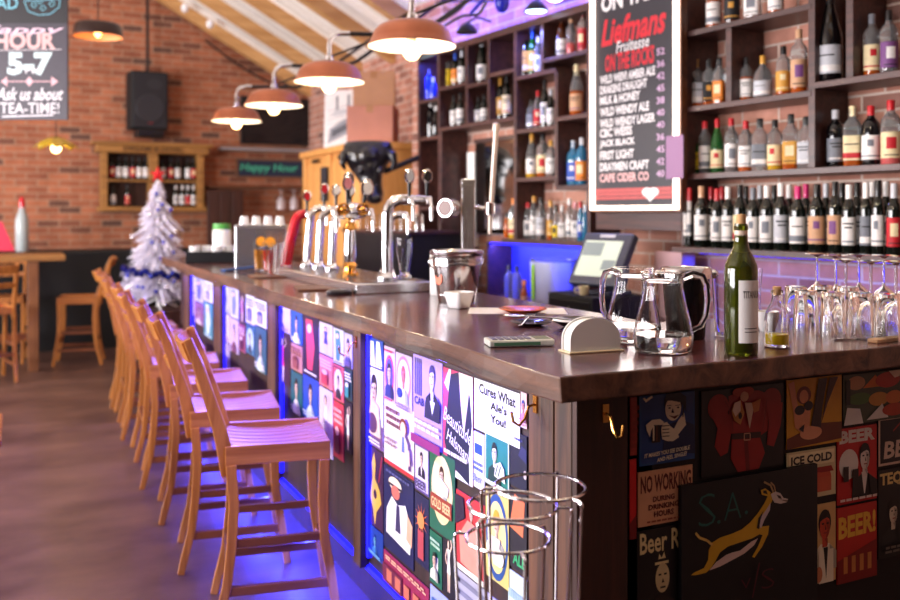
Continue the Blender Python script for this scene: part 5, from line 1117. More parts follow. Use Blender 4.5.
# ================================================================= BACK BAR
bb=thing('back_counter','low dark back counter running along the shelf wall','back counter',WO,WA)
MB().box(-3.3,2.0,-.42,.235,.84,.88).build('worktop',M_brown,bb,bevel=.003); MB().box(-3.28,1.98,-.38,.22,0,.84).build('cabinet_body',M_darkpanel,bb)
# blue niche
x0,x1=X(488),X(581)
nb=thing('open_niche','open shelf niche glowing blue under the low bottle shelf','niche',WO,WA)
M_litpanel=mat('blue_lit_panel',(40,44,150),.5)  # blue LED glow is put into the board's own colour too
MB().box(x0,x1,.20,.232,.882,zH-.03).build('back_board',M_litpanel,nb); MB().box(x0-.02,x0,-.0,.232,.882,zH-.03).build('side_board',M_shelf,nb); MB().box(x1,x1+.03,-.0,.232,.882,zH-.03).build('side_board',M_shelf,nb)
MB().box(x0+.01,x1-.01,.01,.02,zH-.042,zH-.032).build('strip_lamp',M_blue,nb)
area('niche_blue',wpt((x0+x1)/2,.03,zH-.05),(WY.x*.7,WY.y*.7,-1),x1-x0,.03,16,(.06,.08,1)).rotation_euler
def box_thing(name,lab,cat,x,y,z,w,d,h,mt,rz=0,bev=.004): 
    return tag(MB().box(-w/2,w/2,-d/2,d/2,0,h).build(name,mt,None,loc=wpt(x,y,z),rz=WA+rz,bevel=bev),lab,cat)
xx=onW(548,270,.05)[0]; t=thing('plastic_tub','tall clear plastic tub in the blue niche','tub',wpt(xx,.08,.882),WA)
MB().lathe([(.12,0),(.125,.005),(.135,.26),(.13,.26),(.12,.01),(.0001,.008)],32,sq=4,ax=.8).build('tub_body',mat('cloudy_plastic',(214,220,250),.35,trans=.35),t,smooth=True); MB().lathe([(.137,.26),(.139,.265),(.139,.28),(.0001,.283)],32,sq=4,ax=.8).build('tub_lid',M_glassb,t,smooth=True)
MB().box(-.06,-.035,-.115,-.112,.02,.24).build('green_strip',mat('lime',(150,220,40),.4),t)
for i,u in enumerate((509,517)):
    xx=onW(u,270,.0)[0]; bottle('spirit','clear',None,'black',tuple(wpt(xx,.0,.882)),'clear bottle in the blue niche, %s of the pair'%['left','right'][i],'bottles in the blue niche',h=.22)
xx=onW(524,290,-.25)[0]; bottle('beer','amber','tan','orange',tuple(wpt(xx,-.25,.882)),'small amber bottle on the back counter before the blue niche','sauce bottles on the back counter',h=.16)
# till
p=atd(597,291,3.75)
dr=thing('cash_drawer','black cash drawer box under the till','cash drawer',Vector((2.19,3.12,.882)),WA-.05)
x_=onW(598,300,-.2)[0]
dr.location=wpt(x_,-.2,.882); MB().box(-.2,.2,-.19,.19,0,.13).build('drawer_case',M_blackm,dr,bevel=.004); MB().box(-.18,.18,-.194,-.19,.02,.10).build('drawer_front',M_black,dr,bevel=.002); MB().lathe([(.0001,0),(.01,0),(.01,.004),(.0001,.004)],14,M=Matrix.Translation((0,-.194,.06))@Matrix.Rotation(PI/2,4,'X')).build('lock',M_steel,dr)
t=thing('till','grey touchscreen till tilted back on its stand','till',wpt(x_+.06,-.19,1.013),WA+.12)
M_till=mat('till_grey',(58,60,78),.4)
MB().box(-.09,.09,-.08,.09,0,.02).box(-.04,.04,.0,.07,.02,.12).build('till_stand',M_till,t,bevel=.006)
Mt=Matrix.Translation((0,-.04,.175))@Matrix.Rotation(-.5,4,'X')@Matrix.Diagonal((1.06,1,1.15,1))
MB().box(-.165,.165,-.02,.03,-.125,.145,M=Mt).build('till_housing',M_till,t,bevel=.012)
MB().box(-.135,.115,-.023,-.02,-.085,.10,M=Mt).build('screen',em('lcd_screen',(176,186,170),.55),t)
MB().box(-.13,-.0,-.0245,-.0232,.02,.09,M=Mt).box(.03,.11,-.0245,-.0232,-.05,.0,M=Mt).build('screen_text',em('lcd_text',(120,130,130),.4),t)
MB().box(-.05,.05,-.0235,-.021,.118,.132,M=Mt).build('badge',mat('till_badge',(190,190,200),.3),t)
xm=onW(583,285,-.36)[0]; q=wpt(xm,-.355,1.013); t=thing('espresso_cup','small cream cup left below the till screen','cup',q,2.4)
MB().lathe([(.022,0),(.025,.003),(.03,.05),(.028,.05),(.022,.006),(.0001,.005)],24).build('cup_body',mat('cream_glaze',(206,190,150),.3,coat=.3),t,smooth=True); MB().torus((.036,0,.026),.013,.0035,16,8,Matrix.Rotation(PI/2,4,'X')).build('cup_handle',mat('cream_glaze',(206,190,150),.3),t,smooth=True)
xx=onW(654,250,-.05)[0]; box_thing('card_box','pale pink box against the wall right of the till','box',xx,.10,.882,.2,.1,.36,mat('pink_box',(214,176,186),.6))
# strip lamp under the wine row
MB().box(xl,XR-.05,.12,.13,ZA-T-.012,ZA-T-.001).build('strip_lamp',M_blue,sh)
area('wine_blue',wpt((xl+XR)/2,.1,ZA-T-.02),(0,0,-1),1.6,.03,4,(.03,.06,1)).rotation_euler=(0,0,WA)
# mirror; window light at its left put in as a white strip
xa,xc_=onW(464,180,.1)[0],onW(514,180,.1)[0]; za=onW(490,140,.1)[1]
t=thing('mirror','tall mirror behind the steel beer column, white strip for window light at left','mirror',WO,WA)
MB().box(xa,xc_-.01,.20,.225,1.3,za).build('mirror_glass',mat('mirror_glass',(150,150,150),.06,1),t); MB().box(xa-.10,xa-.002,.19,.23,1.2,za-.06).build('white_light_strip',M_wplastic,t); MB().box(xa,xc_-.01,.185,.232,za+.001,za+.03).build('top_edge',M_shelf,t)
# bottle fridge with glasses on top
xa,xc_=onW(384,240,-.1)[0],onW(452,240,-.1)[0]; zf=onW(420,231,-.3)[1]
fr=thing('bottle_fridge','black fridge cabinet at the left end of the back bar','fridge',WO,WA)
MB().box(xa,xc_,-.46-.0,-.43,.0,zf-.02).build('fridge_door',M_black,fr,bevel=.003)
MB().box(xa,xc_,-.428,-.0,.883,zf-.02).build('fridge_body',M_blackm,fr); MB().box(xa-.02,xc_+.02,-.47,.0,zf-.02,zf).build('fridge_top',M_shelf,fr,bevel=.002); MB().box(xc_-.06,xc_-.04,-.49,-.461,.95,1.2).build('door_handle',M_steel,fr)
for i in range(9):
    x_=xa+.08+(xc_-xa-.16)*i/8; glassobj('stemless_glass',IT,wpt(x_,-.38+.12*(i%2),zf),'clear glass upside down on the black fridge top','glasses on the fridge')
# bull bust
bu=thing('bull_head','glossy black sculpted bull head reaching out from the shelf end','sculpture',(2.46,6.55,1.50),-.30)
secs=[(.0,.05,.05,.06,-.07),(.02,.05,.075,.085,-.065),(.08,.045,.085,.09,-.05),(.15,.03,.09,.09,-.035),(.22,.015,.115,.105,-.02),(.29,.0,.155,.12,-.01),(.35,-.005,.19,.13,.0),(.42,-.005,.21,.135,.01),(.48,.0,.21,.13,.02),(.52,.01,.19,.11,.03),(.535,.02,.10,.06,.03)]
m=MB(); n=24; vs=[];fs=[]
for z,cx,rx,ry,cy in secs:
    for k in range(n):
        a=2*PI*k/n; q=1+.07*math.sin(3*a+z*20); ca,sa=math.cos(a),math.sin(a); g=(abs(ca)**3+abs(sa)**3)**(-1/3) if z>.3 else 1
        vs.append((cx+rx*q*g*ca,cy+ry*q*g*sa,z))
for i in range(len(secs)-1):
    for k in range(n): fs.append((i*n+k,i*n+(k+1)%n,(i+1)*n+(k+1)%n,(i+1)*n+k))
fs.append(tuple(range(n))[::-1]); fs.append(tuple((len(secs)-1)*n+k for k in range(n))); m.add(vs,fs)
for s in (-1,1):
    m.tube([(s*.16,-.04,.44),(s*.215,-.07,.40),(s*.225,-.08,.33),(s*.20,-.08,.27)],[.05,.042,.03,.010],10)   # drooping ears
    m.sphere((.015+s*.085,-.11,.27),.026,10); m.sphere((.045+s*.035,-.14,.05),.02,10)
m.sphere((.05,-.10,.03),.062,14,sz=(1.15,.8,.7)); m.sphere((.0,-.11,.40),.07,14,sz=(1.3,.6,1))
m.v=[(x*.88,y*.88,z*.9+.03) for x,y,z in m.v]
o=m.build('bull_head_form',M_bull,bu,smooth=True); r=o.modifiers.new('rm','REMESH'); r.mode='VOXEL'; r.voxel_size=.009; r.use_smooth_shade=True
v0=Vector((2.46,6.55,1.50)); tgt=wpt(x417-.0,.02,onW(415,157)[1]); R2=Matrix.Rotation(.30,3,'Z')
MB().tube([R2@(Vector((2.58,6.52,1.77))-v0),R2@(tgt-v0)],.022,10).build('mounting_rod',M_black,bu,smooth=True)

# ================================================================= THE CORNER BEYOND
pc=thing('cupboard','tall honey pine cupboard in the corner behind the taps','cupboard',(2.65,8.86,0),-PI/2)
Lc,Hc=1.68,2.06
MB().box(0,Lc,0,.5,0,Hc-.06).build('carcass',M_pine,pc,bevel=.004); MB().box(-.04,Lc+.04,-.05,.52,Hc-.06,Hc).build('cornice',M_pine,pc,bevel=.01)
for k in range(3): MB().box(k*(Lc-.1)/2,k*(Lc-.1)/2+.1,-.025,0,.0,Hc-.061).build('pilaster',M_pine,pc,bevel=.006)
for k in range(2):
    x=.12+k*(Lc-.1)/2; d_=MB().box(x,x+.66,-.018,-.0,.9,Hc-.14).build('door',M_pine,pc,bevel=.004); MB().box(x+.08,x+.58,-.024,-.018,.98,Hc-.22).build('door_panel',M_pine,d_,bevel=.006); MB().sphere((x+.62,-.03,1.4),.014,10).build('door_knob',M_black,d_,smooth=True)
    MB().box(x+.2,x+.4,-.032,-.026,Hc-.125,Hc-.09).build('hinge_plate',M_black,pc)
tag(MB().box(-.09,.09,-.012,0,-.16,.16).build('small_chalkboard',M_slate,None,loc=(2.61,8.1,1.72),rz=-PI/2),'narrow chalkboard hung on the pine cupboard door','blackboard')
def cbox(loc,w,d,h,rz,mt,lab):
    t=thing('cardboard_box',lab,'box',loc,rz,'cardboard boxes on the cupboard'); MB().box(-w/2,w/2,-d/2,d/2,0,h).build('box_body',mt,t,bevel=.003); MB().box(-.03,.03,-d/2-.001,d/2+.001,h-.06,h+.0015).build('packing_tape',mat('tape',(176,126,86),.3),t); return t
cbox((2.83,7.40,2.062),.40,.34,.31,-.55,M_card2,'lower pinkish brown cardboard box on the pine cupboard')
bb2=cbox((2.85,7.42,2.375),.36,.30,.30,-.42,M_card,'upper plain cardboard box stacked on the pinkish one')
A=Art(.40,.58,(226,222,222),t=.012)
for k in range(6): A.line([(.1,.25+.08*k),(.9,.4+.08*k)],.004,(120,120,130))
A.poly([(.1,.1),(.9,.35),(.88,.6),(.5,.5),(.15,.35)],(140,140,150)); A.poly([(.2,.2),(.8,.4),(.78,.5),(.2,.32)],(70,70,80)); A.rect(.3,.65,.36,.9,(120,120,130)); A.rect(.6,.6,.66,.92,(120,120,130)); A.poly([(.2,.55),(.75,.62),(.7,.7),(.25,.66)],(190,190,196))
o=A.mb.build('picture',[pm(c) for c in A.cols],None,loc=(2.72,8.45,2.066),rz=-.75); tag(o,'grey pencil sketch picture standing on the pine cupboard','picture'); o.rotation_euler=(-.05,0,-.72)
# screen, shelf and sign on the far wall
def FW(u,v,off=.02): return onY(u,v,YF-off)
a=FW(240,96); b_=FW(309,146); t=thing('television','dark flat television on the far wall above the chalk sign','television',(a.x,YF-.0,b_.z))
w_,h_=b_.x-a.x,a.z-b_.z; MB().box(0,w_,-.07,0,0,h_).build('tv_case',M_black,t,bevel=.004); MB().box(.03,w_-.03,-.073,-.07,.03,h_-.03).build('screen',mat('tv_screen',(16,18,22),.08),t)
a=FW(218,148); b_=FW(310,153); tag(MB().box(0,b_.x-a.x,-.22,0,b_.z,a.z).build('grey_shelf',mat('grey_shelf_paint',(150,146,150),.5),None,loc=(a.x,YF,0)),'pale grey shelf on the far wall under the television','shelf')
a=FW(236,158); b_=FW(306,179); t=thing('chalk_sign','framed chalk sign with green Happy Hour lettering','sign',(a.x,YF-.0,b_.z)); A=Art(b_.x-a.x,a.z-b_.z,(120,84,60),t=.02); A.rect(.03,.1,.97,.9,(34,50,72)); A.text('Happy Hour',.06,.25,.88,.75,(80,200,160),.01,.15); A.mb.build('sign_board',[pm(c) for c in A.cols],t)
a=FW(205,186); b_=FW(312,189); tag(MB().box(0,b_.x-a.x,-.3,0,b_.z,a.z).build('wooden_shelf',M_brown,None,loc=(a.x,YF,0)),'brown wooden shelf under the Happy Hour sign','shelf')
a=FW(205,190); b_=FW(310,260); t=thing('sideboard','dark brown panelled sideboard under the wooden shelf','cupboard',(a.x,YF-.004,0)); w_=b_.x-a.x
MB().box(0,w_,-.28,-.0,0,b_.z+.0).build('side_body',M_brown,t,bevel=.004); [MB().box(.02+k*w_/4,(k+1)*w_/4-.02,-.30,-.281,.1,b_.z-.03).build('door',M_darkpanel,t,bevel=.004) for k in range(4)]
# red-brown door panels beside
a=FW(207,190,.32); b_=FW(243,245,.32); t=thing('shutter_panel','dark red-brown wooden shutter panel left of the hanging glasses','panel',(a.x,YF-.32,b_.z)); MB().box(0,b_.x-a.x,-.02,0,-b_.z+.001,a.z-b_.z).build('panel_board',M_darkpanel,t); [MB().box(k*(b_.x-a.x)/3+.01,(k+1)*(b_.x-a.x)/3-.01,-.03,-.0201,.03,a.z-b_.z-.03).build('slat',M_darkpanel,t,bevel=.004) for k in range(3)]
for i,u in enumerate((281,294)):
    a=FW(u,189,.2); k=1.5
    o=MB().lathe([(r*k,-.16*0-z*k) for r,z in [(.033,0),(.034,.002),(.012,.006),(.004,.012),(.0035,.05),(.026,.07),(.036,.10),(.034,.16),(.032,.16),(.034,.10),(.024,.072),(.0001,.06)]],20).build('hanging_glass',mat('lit_glass',(236,226,230),.1,trans=.5),None,smooth=True,loc=(a.x,YF-.2,a.z-.012)); tag(o,['left','right'][i]+' stemmed glass hanging upside down under the far wooden shelf','glass','hanging glasses on the far wall')
# black far counter
a=onY(203,249,10.3); t=thing('far_counter','long black counter along the far brick wall','counter',(0,10.3,0)); MB().box(XL+.02,a.x,-.02,.62,a.z-.05,a.z).build('worktop',M_blackm,t); MB().box(XL+.02,a.x-.02,.0,.6,0,a.z-.051).build('front',M_blackm,t)
# speaker
a=FW(131,70,.3); b_=FW(169,130,.3); t=thing('speaker','black box loudspeaker hung from a rod on the far wall','loudspeaker',((a.x+b_.x)/2,YF-.3,b_.z),.12); w_,h_=b_.x-a.x,a.z-b_.z
MB().box(-w_/2,w_/2,0,.28,0,h_).build('cabinet',M_blackm,t,bevel=.02); MB().box(-w_/2+.02,w_/2-.02,-.008,0,.02,h_-.02).build('grille',mat('speaker_grille',(34,34,40),.6),t,bevel=.004)
MB().lathe([(.0001,0),(.03,0),(.15,.03),(.16,.03),(.165,.02)],30,M=Matrix.Translation((0,-.006,h_*.36))@Matrix.Rotation(PI/2,4,'X')@Matrix.Diagonal((1,1,.35,1))).build('woofer',mat('cone',(44,44,50),.5),t,smooth=True)
MB().lathe([(.0001,0),(.05,.01),(.06,.02)],24,M=Matrix.Translation((0.05,-.006,h_*.78))@Matrix.Rotation(PI/2,4,'X')@Matrix.Diagonal((1.6,1,.35,1))).build('horn',mat('cone',(44,44,50),.5),t,smooth=True)
MB().box(-.02,.03,-.012,-.008,.07,.09).build('badge',mat('badge_red',(190,60,60),.4),t); MB().tube([(0,.12,h_),(0,.12,ceilz(a.x)-b_.z-.02)],.018).build('hanging_rod',M_black,t); MB().box(-.14,.16,.0,.2,-.09,-.0).build('bracket',M_black,t,bevel=.01)
# old wall cabinet
a=FW(101,152,.25); b_=FW(204,207,.25); t=thing('wall_cabinet','carved wooden display cabinet with wine bottles on the far wall','cabinet',(a.x,YF-.25,b_.z)); w_,h_=b_.x-a.x,a.z-b_.z
MB().box(.0,w_,.22,.249,0,h_).build('back_panel',M_darkpanel,t)
for x,q in ((0,.07),(w_/2-.05,.1),(w_-.07,.07)): MB().box(x,x+q,0,.22,0,h_).build('pillar',M_oldwood,t,bevel=.004)
MB().box(-.03,w_+.03,-.03,.249,-.05,0).build('base_board',M_oldwood,t,bevel=.006); MB().box(-.05,w_+.05,-.04,.249,h_,h_+.09).build('lettered_frieze',M_oldwood,t,bevel=.008); MB().box(-.10,w_+.10,-.07,.249,h_+.09,h_+.12).build('cornice',M_oldwood,t,bevel=.006); MB().box(.07,w_-.07,.0,.219,h_*.47,h_*.47+.02).build('inner_shelf',M_oldwood,t)
A=Art(w_*.6,.07,(140,96,46),t=.001); A.text('DREAM & GOAL',.02,.15,.98,.9,(60,36,20),.02); A.mb.build('lettering',[pm(c) for c in A.cols],t,loc=(w_*.2,-.0405,h_+.01))
for lst_,zz,nm in (([112,119,126,133,139.5,146],h_*.47+.021,'upper left'),([162.5,171,178,188,193.5],h_*.47+.021,'upper right'),([113,127.5],.001,'lower left'),([176,182.5,188,193.5],.001,'lower right')):
    for i,u in enumerate(lst_):
        q=FW(u,180,.14); bottle('wine','dark','white' if (i+len(lst_))%3 else 'red','white' if zz<.01 and len(lst_)==4 else 'black',(q.x,YF-.14,b_.z+zz),'small dark wine bottle, %s, %s of the wall cabinet'%(ORD[i]+' from left',nm),'bottles in the wall cabinet',h=h_*.44 if zz>.1 else h_*.41)
# Christmas tree on a dark crate
tp=atd(158,292,7.9); tz=tp.z
tc_=thing('wooden_crate','dark wooden crate holding up the white Christmas tree','crate',(tp.x,tp.y,0),.2)
MB().box(-.25,.25,-.22,.22,0,tz-.15).build('crate_body',M_darkpanel,tc_,bevel=.006); [MB().box(-.26,.26,-.235,-.221,.04+k*.12,.13+k*.12).build('slat',M_darkpanel,tc_,bevel=.003) for k in range(max(1,int((tz-.2)/.12)))]
tt=thing('christmas_tree','white artificial Christmas tree with blue tinsel at the bar end','Christmas tree',(tp.x,tp.y,tz-.149)); TH=1.13
random.seed(11)
MB().tube([(0,0,.02),(0,0,TH)],.012).build('trunk',M_wplastic,tt)
m=MB(); 
for k in range(3):
    a=2*PI*k/3+.5; m.tube([(0,0,.10),(.1*math.cos(a),.1*math.sin(a),.05),(.2*math.cos(a),.2*math.sin(a),.008)],.008,6)
m.build('tripod_foot',M_wplastic,tt)
m=MB(); tips=[]
lv=22
for j in range(lv):
    f=j/(lv-1); z=.16+(TH-.2)*f; R=.30*(1-f)**.85+.025; nb_=int(13*(1-f)+5)
    for k in range(nb_):
        a=2*PI*(k+random.random()*.6)/nb_+j; rr=R*random.choice((.7,.9,1.0,1.15,1.25))*random.uniform(.92,1.08); ca,sa=math.cos(a),math.sin(a); dz=-.02-.05*(1-f)
        m.tube([(0,0,z+.03),(rr*.5*ca,rr*.5*sa,z+.02),(rr*ca,rr*sa,z+dz)],[.005,.012,.004],4,cap=False)
        tips.append((rr*ca,rr*sa,z+dz,f))
        for q in range(9):
            s_=.25+.75*q/9; bx_,by_,bz_=rr*s_*ca,rr*s_*sa,z+dz*s_
            an=a+random.choice((-1,1))*random.uniform(.5,1.2); l=.065*(1.1-.5*f); e_=random.uniform(-.02,.02)
            m.add([(bx_,by_,bz_+.006),(bx_+l*math.cos(an),by_+l*math.sin(an),bz_+e_),(bx_+.008*math.cos(an+1.5),by_+.008*math.sin(an+1.5),bz_-.008)],[(0,1,2)])
            m.add([(bx_,by_,bz_),(bx_+l*.8*math.cos(a+e_*20),by_+l*.8*math.sin(a+e_*20),bz_-.03),(bx_,by_,bz_+.014)],[(0,1,2)])
o=m.build('branches',mat('white_needles',(228,224,240),.6),tt); 
# tinsel
pts=[]; 
for k in range(70):
    f=k/69; a=-2.9+f*4.2; z=.36-.13*f; R=.31*(1-(z-.16)/(TH-.2))**.85+.05; pts.append((R*math.cos(a),R*math.sin(a),z+.02*math.sin(k)))
m=MB().tube(pts,[.026+.010*math.sin(k*2.7) for k in range(70)],8); m.build('tinsel',mat('blue_tinsel',(16,24,110),.3,.6),tt,smooth=True)
sv=[];
for k in range(8):
    a=PI/2+2*PI*k/8; sv.append((.065 if k%2==0 else .03,a))
m=MB(); 
P5=[(( .075 if k%2==0 else .03)*math.cos(PI/2+PI*k/5),(.075 if k%2==0 else .03)*math.sin(PI/2+PI*k/5)) for k in range(10)]
m.add([(x,-.012,z) for x,z in P5]+[(x,.012,z) for x,z in P5]+[(0,-.035,0),(0,.035,0)],[(i,(i+1)%10,20) for i in range(10)]+[((i+1)%10+10,i+10,21) for i in range(10)]+[(i,i+10,(i+1)%10+10,(i+1)%10) for i in range(10)])
s_=m.build('star',M_red,None,loc=(tp.x,tp.y,tz-.149+TH+.05),rz=-.3); tag(s_,'red star on the tip of the white Christmas tree','star')
cand=[t_ for t_ in tips if (t_[0]*-.32+t_[1]*-.95)>.3*math.hypot(t_[0],t_[1])]; random.shuffle(cand)
mbl=mat('blue_bauble',(24,40,190),.15,.3,coat=.6); msv=mat('silver_bauble',(226,224,230),.12,.8)
pb=[None,None]
for i,(x,y,z,f) in enumerate(cand[:44]):
    k=i%2; loc=(tp.x+x*1.02,tp.y+y*1.02,tz-.149+z-.012)
    if pb[k] is None:
        o=MB().sphere((0,0,0),.016,12).build('bauble',[mbl,msv][k],None,smooth=True,loc=loc); pb[k]=o
        tag(o,['small shiny blue bauble hanging on the white Christmas tree','small silver bauble hanging on the white Christmas tree'][k],'bauble',['blue baubles on the tree','silver baubles on the tree'][k])
    else:
        o=pb[k].copy(); C.objects.link(o); o.location=loc
# high table, stools
M_brown2=wood('worn_leg_wood',(104,62,34),(150,98,58),.5,'z',.8)
ht=thing('high_table','tall wooden bar table at the left with an overhanging top','table',(.0,9.1,0)); zt2=1.06
MB().box(-1.0,.42,-.08,.62,zt2-.05,zt2).build('tabletop',M_oldwood,ht,bevel=.006)
for x in (-.75,.15):
    for y in (0,.5): MB().box(x-.045,x+.045,y-.04,y+.04,0,zt2-.05).build('leg',M_brown2,ht,bevel=.004)
MB().box(-.70,.10,-.02,.02,.3,.35).build('foot_rail',M_stool3,ht); MB().box(.13,.17,.04,.46,.3,.36).build('foot_rail',M_stool3,ht)
for (x,y,rz,lb) in ((.56,9.42,PI-.15,'wooden stool at the right end of the high table'),(-.10,9.80,-PI/2-.1,'wooden stool behind the high table, seen between the legs'),(-.22,8.72,PI/2+.25,'wooden stool at the left photo edge before the high table')):
    s_=dup(st,(x,y,0),rz,lb); s_['group']='stools around the high table'
for o in list(bpy.data.objects):
    pass
# things on the high table
p=onZ(22,251.5,zt2); t=thing('glass_lantern','tall clear glass bottle with a red top on the high table','bottle',(p.x,p.y,zt2)); k=1.75
MB().lathe([(.055,0),(.06,.006),(.065,.25),(.06,.34),(.035,.40),(.025,.47),(.022,.47),(.032,.40),(.055,.34),(.06,.25),(.055,.01),(.0001,.009)],24).build('bottle_glass',mat('pale_glass',(226,236,238),.1,trans=.6),t,smooth=True)
MB().lathe([(.0001,.0),(.036,0),(.036,.36),(.0001,.36)],14,c=(0.01,0,.02)).build('white_label_strip',mat('tealish_white',(206,226,222),.4),t,smooth=True)
MB().lathe([(.028,.44),(.03,.47),(.028,.52),(.015,.55),(.0001,.553)],18).build('red_top',M_red,t,smooth=True)
p=onZ(2,251,zt2); m=MB(); m.add([(-.2,-.02,0),(.12,-.02,0),(.0,0,.30),(-.2,0,.30),(-.2,.02,0),(.12,.02,0)],[(0,1,2,3),(1,0,4,5),(5,4,3,2),(1,5,2),(0,3,4)]); tag(m.build('table_card',mat('pink_card',(230,60,90),.5),None,loc=(p.x,p.y,zt2)),'bright pink folded menu card on the high table','menu card')
# logs
random.seed(5); lp=onZ(93,336,0); gi=0
lg=None
for r_ in range(6):
    for c_ in range(4):
        x=lp.x-.18+c_*.125+(r_%2)*.06; z=.06+r_*.105
        if z>.72: continue
        if lg is None:
            lg=MB().tube([(0,-.18,0),(0,.16,0)],.055,9).build('log',wood('log_wood',(110,60,40),(176,110,80),.8,'y',.8),None,loc=(x,lp.y,z),smooth=True); tag(lg,'short split log in the stack before the black far counter','log','stacked logs')
        else:
            o=lg.copy(); C.objects.link(o); o.location=(x,lp.y+random.uniform(-.02,.02),z); o.rotation_euler=(0,random.random()*6,0)
# corner of a nearer table at the left edge
p=atd(-6,426,3.6); t=thing('low_table','orange wood tabletop corner at the left photo edge','table',(p.x,p.y,0)); MB().box(-.75,.03,-.25,.25,p.z-.03,p.z).build('tabletop',M_stool2,t,bevel=.006); [MB().box(x-.025,x+.025,y-.025,y+.025,0,p.z-.03).build('leg',M_stool,t) for x in (-.7,-.06) for y in (-.2,.2)]
# hanging menu chalkboard, upper left
p0=atd(-34,120,5.4); p1=atd(68.5,120,5.4); w_=(p1-p0).length; rz=math.atan2(p1.y-p0.y,p1.x-p0.x); hb=1.02
cb=thing('hanging_chalkboard','hanging chalkboard with Happy Hour 5-7 PM lettering, upper left','chalkboard',p0,rz)
A=Art(w_,hb,(64,58,70),t=.02)
hpx=hb/5.4*900
def cy_(v): return (120-v)/hpx
def cx_(u): return (u+34)/102.5
A.rect(0,cy_(24),1,1,(26,24,30))
def ct(s_,u0,v0,u1,v1,col,b=.02,sh=0): A.text(s_,cx_(u0),cy_(v1),cx_(u1),cy_(v0),col,b,sh)
ct('Happy',-25,26,66,37,(230,200,220),.02,.3); ct('HOUR',-4,33,57,50,(226,180,180),.04); A.line([(cx_(0),cy_(51)),(cx_(63),cy_(50))],.004,(230,220,226)); ct('5-7',9,53,54,76,(214,240,244),.05); ct('PM',27,68,42,74,(230,230,236),.01)
A.line([(cx_(3),cy_(82)),(cx_(60),cy_(82))],.006,(230,180,190)); A.poly([(cx_(3),cy_(82)),(cx_(9),cy_(77)),(cx_(9),cy_(87))],(230,180,190)); A.poly([(cx_(60),cy_(82)),(cx_(53),cy_(77)),(cx_(53),cy_(87))],(230,180,190)); A.poly([(cx_(31),cy_(77)),(cx_(35),cy_(82)),(cx_(31),cy_(87)),(cx_(27),cy_(82))],(230,180,190))
ct('Ask us about',-2,88,65,101,(236,232,240),.02,.35); ct('TEA-TIME!',2,103,61,114,(236,232,240),.01); A.line([(cx_(4),cy_(117)),(cx_(55),cy_(115.5))],.008,(236,232,240))
ct('AD',-2,-2,20,10,(120,190,210),.01); A.line([(cx_(26),cy_(2)),(cx_(30),cy_(12)),(cx_(40),cy_(16)),(cx_(52),cy_(15)),(cx_(61),cy_(8)),(cx_(62),cy_(0)),(cx_(26),cy_(2))],.005,(120,190,210))
for u,v in ((36,6),(45,9),(54,5),(42,2)): A.line([(cx_(u-3),cy_(v)),(cx_(u),cy_(v-3)),(cx_(u+3),cy_(v)),(cx_(u),cy_(v+3)),(cx_(u-3),cy_(v))],.004,(120,190,210))
A.mb.build('board',[pm(c) for c in A.cols],cb)
for x in (.06,w_-.06):
    q=p0+Matrix.Rotation(rz,3,'Z')@Vector((x,0,0)); MB().tube([(x,-.01,hb),(x,-.01,ceilz(q.x)-p0.z)],.004,6).build('hanging_chain',M_black,cb)
# fluted glass pendant
p=atd(56,146,7.6); t=thing('pendant_lamp','small pendant lamp with fluted green and yellow glass shade','lamp',p)
m=MB(); n=48; vs=[];fs=[]
for r_,z in ((.03,.075),(.07,.06),(.12,.03),(.165,-.005)):
    for k in range(n):
        a=2*PI*k/n; w2=1+.10*math.cos(8*a)*(r_/.165); vs.append((r_*w2*math.cos(a),r_*w2*math.sin(a),z-.02*math.cos(8*a)*(r_/.165)**2))
for i in range(3):
    for k in range(n): fs.append((i*n+k,(i+1)*n+k,(i+1)*n+(k+1)%n,i*n+(k+1)%n))
m.add(vs,fs); o=m.build('glass_shade',mat('green_yellow_glass',(190,160,40),.25,trans=.35),t,smooth=True); so=o.modifiers.new('s','SOLIDIFY'); so.thickness=.004
MB().sphere((0,0,-.02),.04,16).build('bulb',M_bulb,t,smooth=True); MB().tube([(0,0,.03),(0,0,.08)],.018,12).build('socket',M_black,t,smooth=True); MB().tube([(0,0,.08),(0,0,ceilz(p.x)-p.z)],.004,6).build('cord',M_black,t)
point('pendant_light',tuple(p+Vector((0,0,-.04))),10,(1,.7,.4),.05)
# dark dome lamp
p=atd(98,37,7.6); t=thing('pendant_lamp','dark dome pendant lamp hanging at the upper left, glowing inside','lamp',p)
MB().lathe([(.2,0),(.2,.01),(.19,.09),(.17,.11),(.05,.12),(.0001,.122)],32,op=True).build('lamp_shade',mat('dark_bronze',(52,36,32),.4,.4),t,smooth=True); MB().lathe([(.196,.002),(.186,.085),(.16,.1),(.0001,.11)],32,op=True).build('shade_lining',mat('dark_lining',(190,130,80),.5),t,smooth=True); MB().sphere((0,0,.03),.03,14).build('bulb',em('dim_bulb',(255,190,110),5),t,smooth=True); MB().tube([(0,0,.12),(0,0,ceilz(p.x)-p.z)],.005,6).build('cord',M_black,t)
point('dim_light',tuple(p+Vector((0,0,.0))),4,(1,.6,.3),.03)
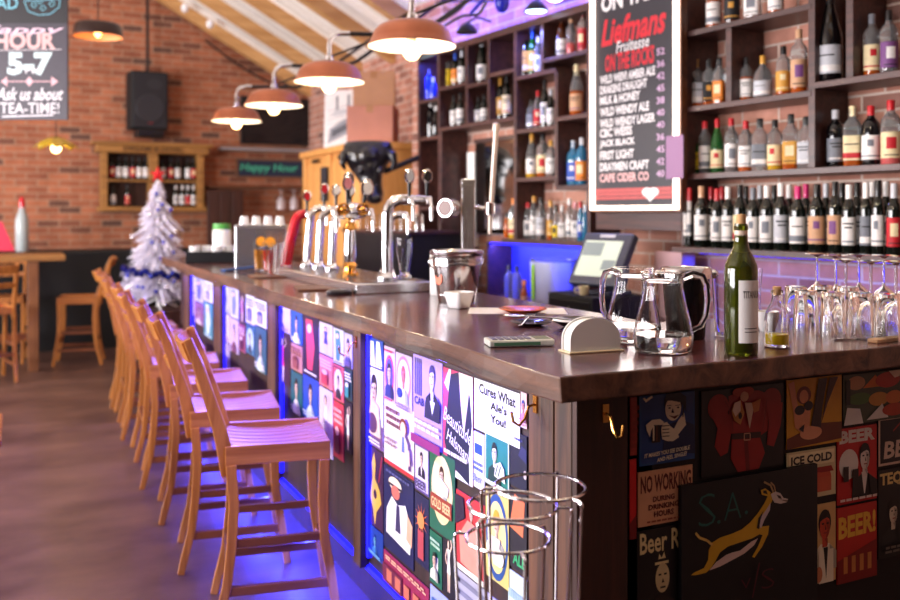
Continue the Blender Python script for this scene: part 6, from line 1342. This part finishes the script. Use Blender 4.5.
# bulbs of a festoon along the gable
for i,(u,v,lb) in enumerate(((185,8,'white festoon bulb on the gable rafter, upper left one'),(210,24,'white festoon bulb on the gable rafter, lower right one'))):
    q=onY(u,v,10.7); t=thing('festoon_bulb',lb,'bulb',q); MB().sphere((0,0,0),.045,14,sz=(1,1,1.2)).build('bulb_glass',M_white,t,smooth=True); MB().tube([(0,0,.05),(0,0,ceilz(q.x)-q.z-.12)],.014,8).build('bulb_socket',M_white,t)
q0,q1=FW(205,30,.06),FW(286,80,.06); pts=[q0.lerp(q1,k/12)+Vector((0,0,-.06*math.sin(PI*k/12)-.12)) for k in range(13)]; tag(MB().tube(pts,.012,6).build('cable',M_black,None,smooth=True),'dark cable sagging under the gable rafter on the far wall','cable')

# ================================================================= LIGHT, SKY, CAMERA
area('shelf_top_blue',wpt(-2.0,-.0,2.74),(WY.x*.6,WY.y*.6,1),2.4,.06,40,(.03,.05,1))
area('box_blue',wpt((x417+x437)/2,.03,zA1+.30),(WY.x*.4,WY.y*.4,-1),.15,.03,3,(.04,.08,1))
area('shelf_spot_blue',wpt(X(528),-.12,2.62),(.2,.1,-1),.08,.08,6,(.2,.25,1))
w=bpy.data.worlds.new('world'); bpy.context.scene.world=w; w.use_nodes=True; bg=w.node_tree.nodes['Background']; bg.inputs[0].default_value=(.75,.8,1,1); bg.inputs[1].default_value=.1
cam=bpy.data.cameras.new('camera'); co=bpy.data.objects.new('camera',cam); C.objects.link(co); co.location=(0,0,H); co.rotation_euler=(PI/2,0,-YAW)
cam.sensor_width=36; cam.lens=36; cam.shift_y=-(300-213)/900; cam.clip_start=.05
cam.dof.use_dof=True; cam.dof.focus_distance=2.3; cam.dof.aperture_fstop=2.4
sc=bpy.context.scene; sc.camera=co
sc.view_settings.view_transform='Standard'; sc.view_settings.look='None'; sc.view_settings.gamma=1; sc.view_settings.use_curve_mapping=False; sc.view_settings.exposure=0.22
sc.cycles.max_bounces=18; sc.cycles.transmission_bounces=18; sc.cycles.transparent_max_bounces=8; sc.cycles.glossy_bounces=4; sc.cycles.diffuse_bounces=4; sc.cycles.caustics_refractive=True; sc.cycles.caustics_reflective=False; sc.cycles.use_denoising=True; sc.cycles.sample_clamp_indirect=6
